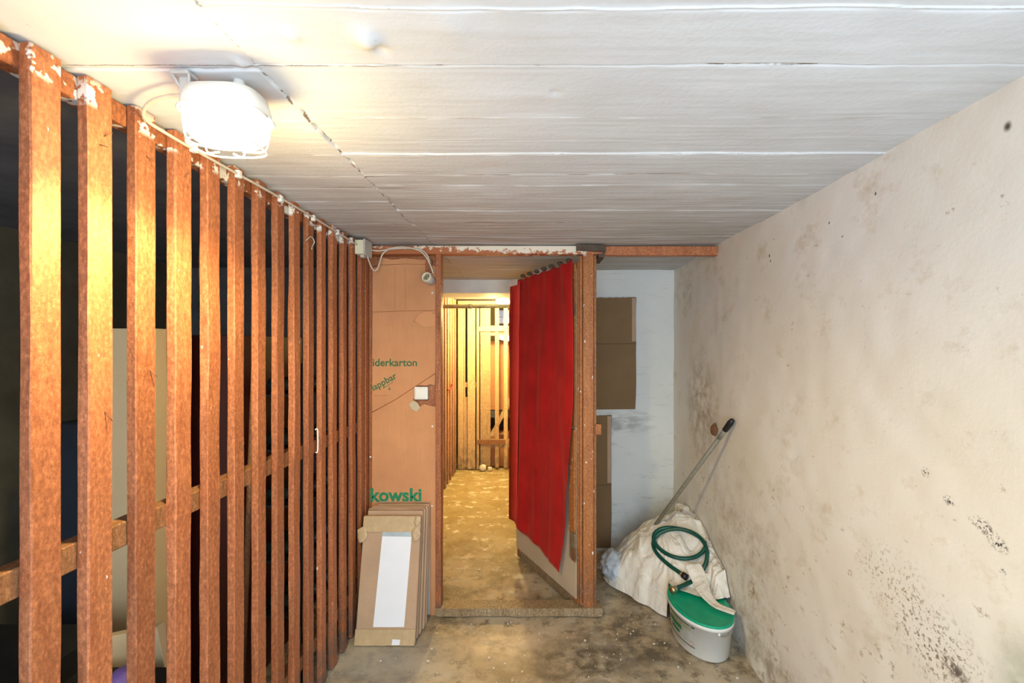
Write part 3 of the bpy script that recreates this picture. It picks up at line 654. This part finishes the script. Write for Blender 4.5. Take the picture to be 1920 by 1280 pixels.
# ------------------------------------------------------------------ door with red curtain
H = Vector((0.255, 2.605, 0)); Fe = Vector((-0.118, 3.30, 0)); du = (Fe - H).normalized(); Ld = (Fe - H).length
Md = frame(H, du, (0, 0, 1))    # w = du x z
wdir = Md.to_3x3() @ Vector((0, 0, 1)); sgn = 1.0 if wdir.x < 0 else -1.0   # +sgn*w faces the camera side (-x)
def dp(u, v, w): return (u, v, sgn * w)
door = empty('door_1', tuple(H), kind='structure')
def dbox(name, u0, u1, v0, v1, w0, w1, m, par=door, bev=0.002):
    bm = new(); box(bm, (u0, v0, min(sgn * w0, sgn * w1)), (u1, v1, max(sgn * w0, sgn * w1)), Md, bev); return link(name, bm, m, par)
dbox('board', 0.01, Ld, 0.075, 1.975, 0.0, 0.006, M['card4'])
dbox('stile', 0.0, 0.065, 0.05, 2.01, -0.026, -0.001, M['post']); dbox('stile', Ld - 0.06, Ld, 0.012, 2.01, -0.026, -0.001, M['post'])
for v in (1.0, 1.93): dbox('rail', 0.066, Ld - 0.061, v, v + 0.07, -0.026, -0.001, M['post'])
dbox('rail', 0.066, Ld - 0.061, 0.012, 0.15, -0.026, -0.001, M['sill'])  # bottom rail, set low to block corridor light passing under the door
dbox('edge_strip', 0.004, 0.06, 0.46, 1.05, 0.007, 0.024, M['post']); dbox('edge_strip', 0.004, 0.045, 1.06, 2.0, 0.007, 0.02, M['post'])
dbox('edge_strip', 0.004, 0.06, 0.30, 0.455, 0.007, 0.020, M['sill'])
for v in (0.3, 1.7):
    dbox('hinge', -0.012, 0.03, v, v + 0.07, 0.021 if v > 1 else 0.021, 0.027, M['rust'])
# curtain
nu, nv = 70, 90
cur = empty('red_curtain', tuple(H), label='deep red cloth curtain hung over the open door', cat='curtain')
bm = new(); G = []
for j in range(nv + 1):
    row = []; t = j / nv
    for i in range(nu + 1):
        s = i / nu
        u0 = 0.0 - 0.012 * math.sin(t * 3.0) + 0.135 * max(0, (t - 0.45) / 0.55) ** 1.6   # hinge side edge drifts in towards the hem
        u1 = Ld + 0.012 + 0.006 * math.sin(t * 5)
        u = u0 + (u1 - u0) * s
        top = 1.985 + 0.028 * (1 - s) + 0.006 * math.cos(s * 44)
        hem = 0.185 + 0.10 * s ** 1.2 + 0.008 * math.sin(s * 17) + (0.05 * max(0, (s - .9) / .1))
        v = top + (hem - top) * t
        am = 0.0065 * (0.35 + t)
        w = 0.034 + am * 0.8 * math.sin(u * 34 + 1.6 * math.sin(t * 3 + u * 3)) + am * 0.5 * math.sin(u * 19 + 1.3 + t * 4) + 0.014 * t * math.sin(u * 10 + 1) + 0.022 * noise.noise(Vector((u * 7, t * 2.2, 0))) + 0.008 * noise.noise(Vector((u * 16, t * 4, 4)))
        if s > 0.93: w += 0.006
        row.append(bm.verts.new(Md @ Vector(dp(u, v, max(w, 0.026)))))
    G.append(row)
for j in range(nv):
    for i in range(nu): bm.faces.new((G[j][i], G[j][i + 1], G[j + 1][i + 1], G[j + 1][i]))
cl_ = link('cloth', bm, M['red'], cur, True); so = cl_.modifiers.new('thickness', 'SOLIDIFY'); so.thickness = 0.002
# narrow turned-over side strip at the free edge
bm = new(); rows = []
for j in range(41):
    t = j / 40; v = 1.985 - t * 1.70
    rows.append([bm.verts.new(Md @ Vector(dp(u, v, w))) for u, w in ((Ld - 0.125 + 0.03 * t, 0.040 + 0.01 * t), (Ld - 0.05, 0.053 + 0.012 * math.sin(t * 6) * t), (Ld + 0.014, 0.050 + 0.01 * t), (Ld + 0.020, 0.02))])
for r0, r1 in zip(rows, rows[1:]):
    for i in range(3): bm.faces.new((r0[i], r0[i + 1], r1[i + 1], r1[i]))
st = link('side_fold', bm, simple('brighter_red_fold', (0.60, 0.035, 0.02), 0.7, 0.1, 8), cur, True); so = st.modifiers.new('thickness', 'SOLIDIFY'); so.thickness = 0.002
bm = new(); box(bm, (Ld - 0.12, 1.955, min(sgn * .056, sgn * .060)), (Ld + 0.012, 1.995, max(sgn * .056, sgn * .060)), Md, 0.001); link('white_tab', bm, M['cloth'], st)
for i in range(7):
    s = 0.08 + i * 0.125; u = Ld * s; bm = new()
    ellip(bm, (0, 0, 0), (0.017, 0.02, 0.013), 10, 6)
    for v in bm.verts: v.co = Md @ Vector(dp(u + v.co.x, 2.015 + 0.012 * (1 - s) + v.co.z, 0.02 + v.co.y))
    link('curtain_gather', bm, M['darkwood'], cur, True)

# ------------------------------------------------------------------ leaning flat boxes
B0 = Vector((XD(665, 2.32), 2.32, 0)); Bt = P(682, 962, 2.455)
up = (Vector((Bt.x, Bt.y, Bt.z)) - B0).normalized(); Hb = 0.625; wdt = 0.305
def flatbox(name, off, h, wd, x0, th, m, label, group=None, front=False):
    e = empty(name, (B0.x + x0, B0.y + off, 0), label=label, cat='box')
    lean = math.atan2(0.135 - off * 0.35, 0.62)
    Mb = Matrix.Translation((B0.x + x0, B0.y + off, 0.002)) @ Matrix.Rotation(-lean, 4, 'X')
    bm = new(); box(bm, (0, 0, 0), (wd, th, h), Mb, 0.003); link('carton', bm, m, e)
    return e, Mb
specs = [(0.0, Hb, wdt, 0.0, 0.031), (0.052, Hb + 0.012, wdt - .005, 0.006, 0.022), (0.090, Hb + 0.014, wdt, 0.008, 0.024), (0.131, Hb + 0.012, wdt - 0.004, 0.02, 0.023), (0.170, Hb + 0.015, wdt - .015, 0.034, 0.021)]
labs = ['front flat carton leaning by the doorway, framing a white panel with tape', 'flat brown carton leaning directly behind the one with the white panel', 'third flat carton from the front in the leaning stack',
        'fourth flat carton from the front in the leaning stack', 'rearmost flat carton of the leaning stack, against the cardboard panel']
for i, (off, h, wd, x0, th) in enumerate(specs):
    e, Mb = flatbox('flat_carton', off, h, wd, x0, th, M['card2'], labs[i])
    if i == 0:
        bm = new(); prism(bm, [(0.088, 0.085), (0.247, 0.085), (0.262, 0.545), (0.105, 0.545)], Mb @ frame((0, 0, 0), (1, 0, 0), (0, 0, 1)), 0.0, 0.0025); link('white_panel', bm, M['white'], e)
        bm = new(); prism(bm, [(0.103, 0.523), (0.262, 0.52), (0.2622, 0.548), (0.105, 0.548)], Mb @ frame((0, 0, 0), (1, 0, 0), (0, 0, 1)), 0.0026, 0.0034); link('panel_film', bm, simple('blue_grey_film', (0.42, 0.50, 0.55), 0.3), e)
        for a, b_ in (((-0.001, 0.0), (0.306, 0.075)), ((-0.001, 0.545), (0.306, 0.625))):
            bm = new(); n = 14; r1 = []
            for q in range(n + 1):
                u = a[0] + (b_[0] - a[0]) * q / n; r1.append([bm.verts.new(Mb @ Vector((u, -0.0035 - 0.0015 * abs(noise.noise(Vector((q * 1.3, v * 30, 0)))), v + 0.004 * noise.noise(Vector((q * .7, v * 9, 3)))))) for v in (a[1], (a[1] + b_[1]) / 2, b_[1])])
            for s0, s1_ in zip(r1, r1[1:]):
                for q in range(2): bm.faces.new((s0[q], s0[q + 1], s1_[q + 1], s1_[q]))
            o_ = link('tape', bm, M['tape'], e); md = o_.modifiers.new('thickness', 'SOLIDIFY'); md.thickness = 0.001
        for u, v, s in ((0.0, 0.53, 0.05), (0.285, 0.535, 0.045), (0.29, 0.60, 0.035)):
            bm = new(); bmesh.ops.create_icosphere(bm, subdivisions=2, radius=1)
            for w_ in bm.verts:
                k_ = 1 + 0.5 * noise.noise(w_.co * 2.5 + Vector((u * 90, v, 0))); w_.co = Mb @ Vector((u + w_.co.x * s * 0.55 * k_, -0.006 + w_.co.y * 0.008 * k_, v + w_.co.z * s * 0.75 * k_))
            link('crumpled_corner', bm, M['tape'], e)
        bm = new(); prism(bm, [(0.19, 0.004), (0.23, 0.004), (0.232, 0.028), (0.192, 0.03)], Mb @ frame((0, 0, 0), (1, 0, 0), (0, 0, 1)), 0.005, 0.006); link('paper_label', bm, M['white'], e)
    if i in (1, 4):
        bm = new(); prism(bm, [(-0.005, 0.0), (wd * 0.5, 0.008), (wd + 0.004, 0.0), (wd - 0.004, 0.032), (wd * 0.6, 0.026), (0.02, 0.034)], Mb @ Matrix.Translation((0, 0.02, h + 0.001)) @ frame((0, 0, 0), (1, 0, 0), (0, 0.9, 0.45)), 0, 0.004)
        link('flap', bm, M['card2'], e)
    for q in (0.25, 0.5, 0.75):
        bm = new(); box(bm, (wd - 0.0005, th * q - 0.0012, 0.01), (wd + 0.0018, th * q + 0.0012, h - 0.01), Mb); link('edge_ridge', bm, M['card3'] if q == 0.5 else M['card2'], e)

# ------------------------------------------------------------------ cardboard on the far wall
def wallcard(x0, x1, z0, z1, label, fold):
    e = empty('cardboard_sheet', ((x0 + x1) / 2, D2 - 0.01, z0), label=label, cat='cardboard')
    n = 26; poly = [(x0, z0), (x1 - 0.008, z0 + 0.004)] + [(x1 - 0.002 + 0.003 * noise.noise(Vector((i, 0, x0))), z0 + (z1 - z0) * i / 8) for i in range(1, 8)]
    poly += [(x1 - (x1 - x0) * i / n, z1 + 0.006 * noise.noise(Vector((i * .9, 3, x1)))) for i in range(n + 1)]
    bm = new(); prism(bm, poly, frame((0, D2 - 0.008, 0), (1, 0, 0), (0, 0, 1)), 0, 0.006); link('sheet', bm, M['card3'], e)
    tubeo('crease', [(x0, D2 - 0.0145, fold), (x1 - 0.003, D2 - 0.0145, fold + 0.003)], 0.0016, M['darkwood'], e, 6)
    bm = new(); box(bm, (x1 - 0.034, D2 - 0.0175, fold + 0.02), (x1 - 0.004, D2 - 0.0143, z1 - 0.005)); link('edge_fold', bm, M['card2'], e)
    return e
wallcard(0.33, XD(1193, 3.4), 1.055, 1.892, 'upper dark brown cardboard on the far wall right of the red curtain', 1.545)
wallcard(0.33, XD(1147, 3.4), 0.02, 1.012, 'lower narrow dark cardboard on the far wall standing to the floor', 0.49)

# ------------------------------------------------------------------ ceiling lamp over the fence
lp = empty('bulkhead_lamp', (LAMP[0], LAMP[1], ZC), label='lit oval caged bulkhead lamp on the ceiling beside the slatted fence', cat='lamp')
lc = Vector((-0.662, 0.985, 2.02)); LS = 0.87
def srect(rx, ry, z, c=lc, n=32, p=3.2):
    rx *= LS; ry *= LS; return [(c.x + rx * math.copysign(abs(math.cos(a)) ** (2 / p), math.cos(a)), c.y + ry * math.copysign(abs(math.sin(a)) ** (2 / p), math.sin(a)), z) for a in [2 * math.pi * j / n for j in range(n)]]
bm = new(); loft(bm, [srect(0.06, 0.045, 2.075), srect(0.084, 0.062, 2.068), srect(0.092, 0.068, 2.045), srect(0.094, 0.070, 2.028), srect(0.088, 0.064, 2.024)]); link('housing', bm, M['plastic'], lp, True)
bm = new(); loft(bm, [srect(0.088, 0.064, 2.025), srect(0.089, 0.065, 2.00), srect(0.084, 0.060, 1.980), srect(0.070, 0.048, 1.966), srect(0.035, 0.022, 1.960)]); link('lamp_glass', bm, M['lampglass'], lp, True)
def ringt(rx, ry, z): r = [Vector(q) for q in srect(rx, ry, z)]; return r + [r[0]]
bm = new(); tube(bm, ringt(0.097, 0.073, 2.022), 0.0035, 6); link('cage_rim', bm, M['plastic'], lp, True)
bm = new(); tube(bm, ringt(0.082, 0.060, 1.955), 0.002, 6)
link('cage_ring', bm, M['plastic'], lp, True)
for a in (0.5, 1.57, 2.6, 3.7, 4.71, 5.8):
    ca, sa = math.cos(a), math.sin(a)
    tubeo('cage_wire', [(lc.x + .085 * ca, lc.y + .064 * sa, 2.02), (lc.x + .083 * ca, lc.y + .062 * sa, 1.985), (lc.x + .073 * ca, lc.y + .053 * sa, 1.957), (lc.x + 0.03 * ca, lc.y + 0.02 * sa, 1.95)], 0.002, M['plastic'], lp, 6, 4)
bm = new(); box(bm, (-0.745, 0.955, 2.03), (-0.722, 0.967, 2.098), None, 0.002); box(bm, (-0.752, 0.940, 2.090), (-0.714, 0.972, 2.098), None, 0.002); link('bracket', bm, M['greyplastic'], lp)
for a_, b_ in ((-0.751, -0.74), (-0.715, -0.726)): tubeo('bracket_strut', [(a_, 0.944, 2.092), (b_, 0.962, 2.062)], 0.003, M['greyplastic'], lp, 6)
tubeo('mount', [(-0.64, 0.99, 2.07), (-0.64, 0.99, ZC + 0.004)], 0.012, M['plastic'], lp, 10)

# ------------------------------------------------------------------ right corner: stick, bag, hose, bucket
s_top = Vector((1.032, 2.358, 1.145)); s_mid = P(1222, 993, 2.95); sd_ = (s_mid - s_top); s_bot = s_top + sd_ * ((s_top.z - 0.02) / (s_top.z - s_mid.z))
bh = empty('broom_handle', tuple(s_bot), label='grey broom handle with black tip leaning against the right wall', cat='broom handle')
tubeo('stick', [s_top + sd_ * 0.05, s_bot], 0.0115, M['stick'], bh, 12)
tubeo('collar', [s_top + sd_ * 0.14, s_top + sd_ * 0.05], 0.0125, M['steel'], bh, 12)
bm = new(); tube(bm, [s_top + sd_ * t for t in (-0.005, 0.0, 0.02, 0.075, 0.08)], lambda t: (0.006, 0.012, 0.0165, 0.0155, 0.012)[round(t * 4)], 14); link('tip', bm, M['black'], bh, True)

BC = Vector((0.865, 2.372)); ba = math.radians(98); A_, B_ = 0.212, 0.140; HB = 0.188
def bpt(a, z, s=1.0, extra=0.0):
    f = (0.88 + 0.12 * z / HB) * s
    x = (A_ * f + extra) * math.cos(a); y = (B_ * f + extra) * math.sin(a)
    return Vector((BC.x + x * math.cos(ba) - y * math.sin(ba), BC.y + x * math.sin(ba) + y * math.cos(ba), z))
bk = empty('paint_bucket', (BC.x, BC.y, 0), label='white oval paint bucket with green lid by the right wall', cat='bucket')
AN = [2 * math.pi * j / 56 for j in range(56)]
bm = new(); loft(bm, [[bpt(a, 0.002, 0.97) for a in AN], [bpt(a, 0.008) for a in AN], [bpt(a, HB - 0.024) for a in AN], [bpt(a, HB - 0.024, 1, .007) for a in AN], [bpt(a, HB - 0.004, 1, .008) for a in AN], [bpt(a, HB - 0.003, 1, -0.01) for a in AN]])
link('body', bm, M['bucket'], bk, True)
bm = new(); loft(bm, [[bpt(a, HB - 0.006, 1, .006) for a in AN], [bpt(a, HB + 0.006, 1, .005) for a in AN], [bpt(a, HB + 0.008, 1, -0.002) for a in AN], [bpt(a, HB + 0.004, 1, -0.010) for a in AN],
                     [bpt(a, HB + 0.003, 1, -0.018) for a in AN], [bpt(a, HB + 0.004, 0.4) for a in AN]]); link('lid', bm, M['lid'], bk, True)
# find the angle whose outline lies near a pixel column
def ang_for(px, z):
    best = None
    for i in range(720):
        a = i * math.pi / 360; p = bpt(a, z, 1, 0.001); nx = bpt(a, z, 1, 0.02) - p
        if nx.x * p.x + nx.y * p.y > 0: continue
        q = 1000 + F * p.x / p.y
        if best is None or abs(q - px) < best[0]: best = (abs(q - px), a)
    return best[1]
aL, aR = ang_for(1257, 0.1), ang_for(1303, 0.1)
if aR < aL - math.pi: aR += 2 * math.pi
if aL < aR - math.pi: aL += 2 * math.pi
def patch(name, s0, s1, z0, z1, m, n=12):
    bm = new(); r = []
    for i in range(n + 1):
        a = aL + (aR - aL) * (s0 + (s1 - s0) * i / n); r.append([bm.verts.new(bpt(a, z, 1, e)) for z, e in ((z0, .0004), (z0, .0012), (z1, .0012), (z1, .0004))])
    for q0, q1 in zip(r, r[1:]):
        for i in range(3): bm.faces.new((q0[i], q0[i + 1], q1[i + 1], q1[i]))
    return link(name, bm, m, bk)
patch('printed_line', 0.0, 0.86, 0.147, 0.1505, M['ink']); patch('printed_line', 0.9, 0.99, 0.146, 0.1515, M['ink'], 3)
patch('printed_line', 0.0, 1.0, 0.045, 0.0485, M['ink']); patch('printed_line', 0.05, 0.72, 0.030, 0.032, M['inkgold'])
patch('green_block', 0.05, 0.60, 0.097, 0.118, M['inkgreen']); patch('green_block', 0.16, 0.52, 0.070, 0.085, M['inkgreen'])
for i in range(8): patch('fine_print', 0.66, 0.98 if i % 3 else 0.93, 0.062 + i * 0.0075, 0.0655 + i * 0.0075, M['inkgrey'], 5)
arc = (bpt(aL, .12) - bpt((aL + aR) / 2, .12)).length + (bpt(aR, .12) - bpt((aL + aR) / 2, .12)).length
def onb(c, s0=0.0, z0=0.125):
    a = aL + (aR - aL) * (s0 + c.x / arc); return bpt(a, z0 + c.y, 1, 0.0014 + c.z)
textmesh('peinture intérieure', 0.0172 * arc / 0.15, None, M['inkgold'], 'lettering', bk, depth=0.0003, bold=0.0003, fn=onb)
zc_ = 0.064; 
for s_, mm, e_ in ((0.013, M['inkred'], .0016), (0.0095, M['bucket'], .002)):
    bm = new(); vs = [bm.verts.new(bpt(aL + (aR - aL) * (0.9 + dx * s_ / arc), zc_ + dz * s_, 1, e_)) for dx, dz in ((0, -1), (1, 0), (0, 1), (-1, 0))]; bm.faces.new(vs); link('hazard_diamond', bm, mm, bk)
bm = new(); vs = [bm.verts.new(bpt(aL + (aR - aL) * (0.9 + dx / arc), zc_ + dz, 1, 0.0024)) for dx, dz in ((-.0012, -.003), (.0012, -.003), (.002, .006), (-.002, .006))]; bm.faces.new(vs); link('hazard_mark', bm, M['ink'], bk)
ah = ang_for(1348, 0.165)
bm = new(); bmesh.ops.create_uvsphere(bm, u_segments=10, v_segments=6, radius=0.007, matrix=Matrix.Translation(bpt(ah, 0.158, 1, 0.006))); link('handle_lug', bm, M['plastic'], bk, True)
tubeo('handle', [bpt(ah, 0.157, 1, 0.008), bpt(ah + 0.15 * (1 if aR > aL else -1), 0.145, 1, 0.008), bpt(ah + 0.5 * (1 if aR > aL else -1), 0.155, 1, 0.012), bpt(ah + 1.0 * (1 if aR > aL else -1), 0.163, 1, .011)], 0.0022, M['steel'], bk, 6, 5)

# cloth bundle
LIDT = HB + 0.010
poly = [(.75, 2.565), (.61, 2.74), (.50, 2.90), (.452, 3.0), (.50, 3.16), (.70, 3.27), (.95, 3.27), (1.4, 3.15), (1.4, 2.8), (1.3, 2.44), (1.0, 2.385), (.93, 2.395), (.86, 2.425), (.80, 2.455), (.765, 2.50)]
CB = Vector((0.82, 2.80))
def rad(a):
    d = Vector((math.cos(a), math.sin(a))); best = 9
    for i in range(len(poly)):
        p0 = Vector(poly[i]) - CB; p1 = Vector(poly[(i + 1) % len(poly)]) - CB; e = p1 - p0
        den = d.x * e.y - d.y * e.x
        if abs(den) < 1e-9: continue
        t = (p0.x * e.y - p0.y * e.x) / den; s = (p0.x * d.y - p0.y * d.x) / den
        if t > 0 and -1e-6 <= s <= 1.000001: best = min(best, t)
    return best
def inlid(x, y):
    dx, dy = x - BC.x, y - BC.y; u = dx * math.cos(ba) + dy * math.sin(ba); v = -dx * math.sin(ba) + dy * math.cos(ba)
    return (u / (A_ + .012)) ** 2 + (v / (B_ + .012)) ** 2
def sm(t): t = max(0, min(1, t)); return t * t * (3 - 2 * t)
bm = new(); NA, NR = 200, 70; rings = []
for i in range(NR + 1):
    t = i / NR; ring = []
    for j in range(NA):
        a = 2 * math.pi * j / NA; R = rad(a)
        R *= 1 + 0.035 * math.sin(a * 9 + 1) + 0.03 * noise.noise(Vector((math.cos(a) * 5, math.sin(a) * 5, 2)))
        rr = R * t; x, y = CB.x + rr * math.cos(a), CB.y + rr * math.sin(a)
        Hh = 0.13 + 0.26 * sm((x - 0.42) / 0.42) + 0.03 * sm((x - .8) / .2)
        Hh *= 1 - 0.33 * sm((2.92 - y) / 0.5); Hh += 0.045 * math.exp(-((x - .93) / .1) ** 2 - ((y - 2.93) / .1) ** 2)
        fall = max(0, 1 - t ** 3.2) ** 0.62
        z = Hh * fall
        if x > 0.98: z = Hh * max(0, 1 - max(0, (t - .85)) * 2)
        tx = noise.noise(Vector((x * 6, y * 6, 1))); 
        ang = a * 1.0 + tx * 1.4
        fold = 0.5 * math.sin(ang * 11) * t + 0.35 * math.sin(ang * 23 + 2) * t
        ridge = 1 - abs(noise.noise(Vector((x * 9 + y * 3, y * 5 - x * 4, 5)))) * 2.4
        z += 0.019 * fold * min(1, fall * 1.6) + 0.020 * ridge * min(1, fall * 1.5) + 0.006 * noise.noise(Vector((x * 24, y * 24, 0)))
        q = inlid(x, y)
        if q < 1.06: z = max(z, LIDT + 0.006 + 0.004 * noise.noise(Vector((x * 20, y * 20, 8))))
        elif q < 1.5: z = max(z, (LIDT) * sm((1.5 - q) / 0.44) if y < 2.60 and x > .80 else 0)
        x = min(x, XR - 0.006 - 0.002 * (1 + noise.noise(Vector((y * 20, z * 20, 0)))))
        ring.append((x, y, max(z, 0.003)))
    rings.append(ring)
R_ = [[bm.verts.new(p) for p in r] for r in rings[1:]]; top = bm.verts.new(rings[0][0])
for j in range(NA): bm.faces.new((top, R_[0][j], R_[0][(j + 1) % NA]))
for r0, r1 in zip(R_, R_[1:]):
    for j in range(NA): bm.faces.new((r0[j], r0[(j + 1) % NA], r1[(j + 1) % NA], r1[j]))
bvh = BVHTree.FromBMesh(bm)
bag = link('cloth_bundle', bm, M['cloth'], None, True, label='crumpled cream cotton sheet heaped over a bag in the right corner', cat='cloth')
cam_p = Vector((0, 0, HC))
def onbag(px, py, r, fallback=2.7):
    d = P(px, py, 1.0) - cam_p; h = bvh.ray_cast(cam_p, d)
    if h[0] is None: return P(px, py, fallback)
    n = h[1] if h[1].z > 0 else -h[1]
    return h[0] + Vector((0, -0.3, 1)).normalized() * r
# grey-white bag end poking out on the left
bm = new(); bmesh.ops.create_icosphere(bm, subdivisions=4, radius=1)
for v in bm.verts:
    c3 = v.co.copy(); k_ = 1 + 0.28 * noise.noise(c3 * 2.4) + 0.12 * (1 - abs(noise.noise(c3 * 5)) * 3)
    v.co = Vector((0.535 + c3.x * 0.085 * k_, 2.99 + c3.y * 0.11 * k_, max(0.003, 0.085 + c3.z * 0.085 * k_)))
link('plastic_bag', bm, simple('grey_white_plastic_bag', (0.62, 0.66, 0.68), 0.35, 0.08, 12, 0.4), None, True, label='greyish white plastic bag end poking out left under the cloth', cat='bag')
# cloth strip trailing over the lid
def ribbon(name, pts, wid, m, parent, th=0.003):
    bm = new(); rows = []; out = []
    n = len(pts)
    for i, p_ in enumerate(pts):
        d = (pts[min(i + 1, n - 1)] - pts[max(i - 1, 0)]).normalized(); s = d.cross(Vector((0, 0, 1))).normalized()
        wv = wid[i]; rows.append([p_ + s * wv * k + Vector((0, 0, 0.006 * math.sin(k * 5 + i) * (1 - abs(k)))) for k in (-1, -.6, -.2, .2, .6, 1)])
    R = [[bm.verts.new(q) for q in r] for r in rows]
    for r0, r1 in zip(R, R[1:]):
        for i in range(5): bm.faces.new((r0[i], r0[i + 1], r1[i + 1], r1[i]))
    o_ = link(name, bm, m, parent, True); a = o_.modifiers.new('soft', 'SUBSURF'); a.levels = 2; a.render_levels = 2; b = o_.modifiers.new('thickness', 'SOLIDIFY'); b.thickness = th
    return o_
def lidp(px, py, z): d = (HC - z) * F / (py - VY); return Vector(((px - VX) * d / F, d, z))
tr = ribbon('trailing_end', [onbag(1298, 1062, .02), onbag(1304, 1076, .02), onbag(1312, 1092, .016), lidp(1318, 1108, .232), lidp(1330, 1124, .214), lidp(1344, 1137, .207), lidp(1360, 1142, .207), lidp(1378, 1149, .203)],
            [0.05, 0.05, 0.045, 0.036, 0.028, 0.026, 0.024, 0.024], M['cloth'], bag)

# hose
hs = empty('garden_hose', tuple(onbag(1275, 1060, 0.01)), label='dark green coiled garden hose lying on the cream cloth', cat='hose')
HR = 0.0115
def hp(px, py, lift=0.0): return onbag(px, py, HR + 0.004 + lift)
loop1 = [(1318, 1072, .0), (1327, 1058, .004), (1329, 1040, .008), (1322, 1024, .01), (1312, 1013, .02), (1295, 1003, .02), (1274, 997.5, .02), (1252, 997, .012), (1233, 1003, .008), (1221, 1015, .006), (1219, 1029, .004), (1230, 1046, .004), (1250, 1064, .004), (1276, 1080, .004)]
loop2 = [(1323, 1030, .01), (1320, 1042, .004), (1308, 1050, .004), (1288, 1055, .004), (1268, 1053, .004), (1248, 1046, .004), (1231, 1034, .008), (1220, 1020, .02), (1221, 1010, .024), (1232, 1000, .024), (1250, 994, .022), (1272, 994, .0), (1296, 999, .0), (1314, 1010, .0), (1322, 1022, .0)]
def smoothpts(l):
    p = [hp(*q) for q in l]
    for _ in range(2): p = [p[0]] + [(p[i - 1] + p[i] * 2 + p[i + 1]) / 4 for i in range(1, len(p) - 1)] + [p[-1]]
    return p
L1 = smoothpts(loop1); tubeo('hose_run', L1, HR, M['hose'], hs, 12, 8)
tubeo('hose_run', smoothpts(loop2), HR, M['hose'], hs, 12, 8)
stub = [lidp(1303, 1087, .228), lidp(1286, 1095, .226), lidp(1267, 1103, .224)]
tubeo('hose_run', stub, HR, M['hose'], hs, 12, 6)
d_ = (L1[-1] - L1[-2]).normalized(); e0 = L1[-1]
tubeo('collar', [e0, e0 + d_ * 0.014], 0.014, M['brass'], hs, 12); tubeo('coupling', [e0 + d_ * 0.0145, e0 + d_ * 0.04], 0.018, M['black'], hs, 12)
d_ = (stub[-1] - stub[-2]).normalized(); e0 = stub[-1]
tubeo('collar', [e0, e0 + d_ * 0.012], 0.015, M['steel'], hs, 12); tubeo('coupling', [e0 + d_ * 0.0125, e0 + d_ * 0.032], 0.019, M['brass'], hs, 6)

# rusty stub on the right wall
bm = new(); bmesh.ops.create_icosphere(bm, subdivisions=2, radius=1)
for v in bm.verts: v.co = Vector((XR - 0.012, 2.62, 1.05)) + Vector((v.co.x * 0.018, v.co.y * 0.028, v.co.z * 0.036)) * (1 + 0.35 * noise.noise(v.co * 2))
link('wall_anchor', bm, M['rust'], None, label='rusty brown anchor stub in the right wall behind the broom handle tip', cat='anchor')

# ------------------------------------------------------------------ things behind the slatted fence
def XB(px, d): return (px - VX) * d / F
boxo('tall_board', (-1.66, 1.75, 0.0), (-1.455, 1.90, 1.595), M['creamboard'], label='tall cream board standing behind the slats', cat='board')
boxo('wardrobe', (-1.56, 1.98, 0.0), (-1.27, 2.5, 1.575), M['redcab'], label='dark maroon cabinet behind the slats right of the cream board', cat='cabinet')
boxo('suitcase', (-1.87, 1.75, 0.0), (-1.68, 2.0, 1.23), M['navy'], bev=0.02, label='dark blue upright bag behind the slats left of the cream board', cat='bag')
Mx = Matrix.Translation((-1.19, 1.45, 0)) @ Matrix.Rotation(math.radians(-12), 4, 'Y')
bm = new(); box(bm, (-0.10, 0, 0), (0.12, 0.03, 0.62), Mx, 0.002); link('short_board', bm, M['creamboard'], None, label='short cream board leaning low behind the slats', cat='board')
boxo('black_crate', (-1.9, 1.2, 0.0), (-1.48, 1.6, 0.55), M['dark'], label='black crate low behind the leftmost slats', cat='crate')
bm = new(); bmesh.ops.create_uvsphere(bm, u_segments=20, v_segments=12, radius=0.035, matrix=Matrix.Translation((-1.17, 1.30, 0.575)))
link('ball', bm, M['violet'], None, True, label='violet ball at the bottom edge behind the third slat', cat='ball')
boxo('low_crate', (-1.38, 1.12, 0.0), (-1.06, 1.40, 0.54), M['dark'], label='dark crate under the violet ball behind the slats', cat='crate')
bs = empty('bottle_rack', (-1.1, 2.2, 0), label='black wire rack of bottles behind the middle slats', cat='rack')
for x in (-1.24, -1.04):
    for y in (2.05, 2.40): tubeo('post', [(x, y, 0), (x, y, 1.45)], 0.008, M['dark'], bs, 6)
for z in (0.3, 0.55, 0.8, 1.05, 1.3):
    boxo('shelf', (-1.24, 2.05, z), (-1.04, 2.40, z + 0.01), M['dark'], bs, bev=0)
    for y in (2.11, 2.22, 2.33):
        tubeo('bottle', [(-1.22, y, z + 0.047), (-1.08, y, z + 0.047), (-1.07, y, z + 0.047), (-1.04, y, z + 0.047)], 0.032, simple('bottle_glass', (0.02, 0.035, 0.03), 0.15), bs, 8) if y == 2.11 or True else None
tubeo('leaning_lath', [(-1.25, 1.95, 0.01), (-1.02, 1.67, 1.53)], 0.011, M['rail'], None, 4, label='thin wooden lath leaning behind the slats', cat='lath')

# ------------------------------------------------------------------ floor debris
bm = new()
for i in range(90):
    x, y = random.uniform(-0.75, 1.0), random.uniform(2.05, 2.55)
    if random.random() < .3: x, y = random.uniform(-0.9, -0.1), random.uniform(2.8, 4.8)
    if inlid(x, y) < 1.1: continue
    s = random.choice((0.002, 0.003, 0.003, 0.005, 0.008)); n = random.randint(4, 6); a0 = random.random() * 6
    pl = [(x + s * random.uniform(.6, 1.2) * math.cos(a0 + 6.283 * q / n), y + s * random.uniform(.6, 1.2) * math.sin(a0 + 6.283 * q / n)) for q in range(n)]
    prism(bm, pl, Matrix.Identity(4), 0.0, 0.0035)
link('plaster_flakes', bm, M['flake'], None, label='small white plaster flakes scattered on the concrete floor', cat='debris', kind='stuff')
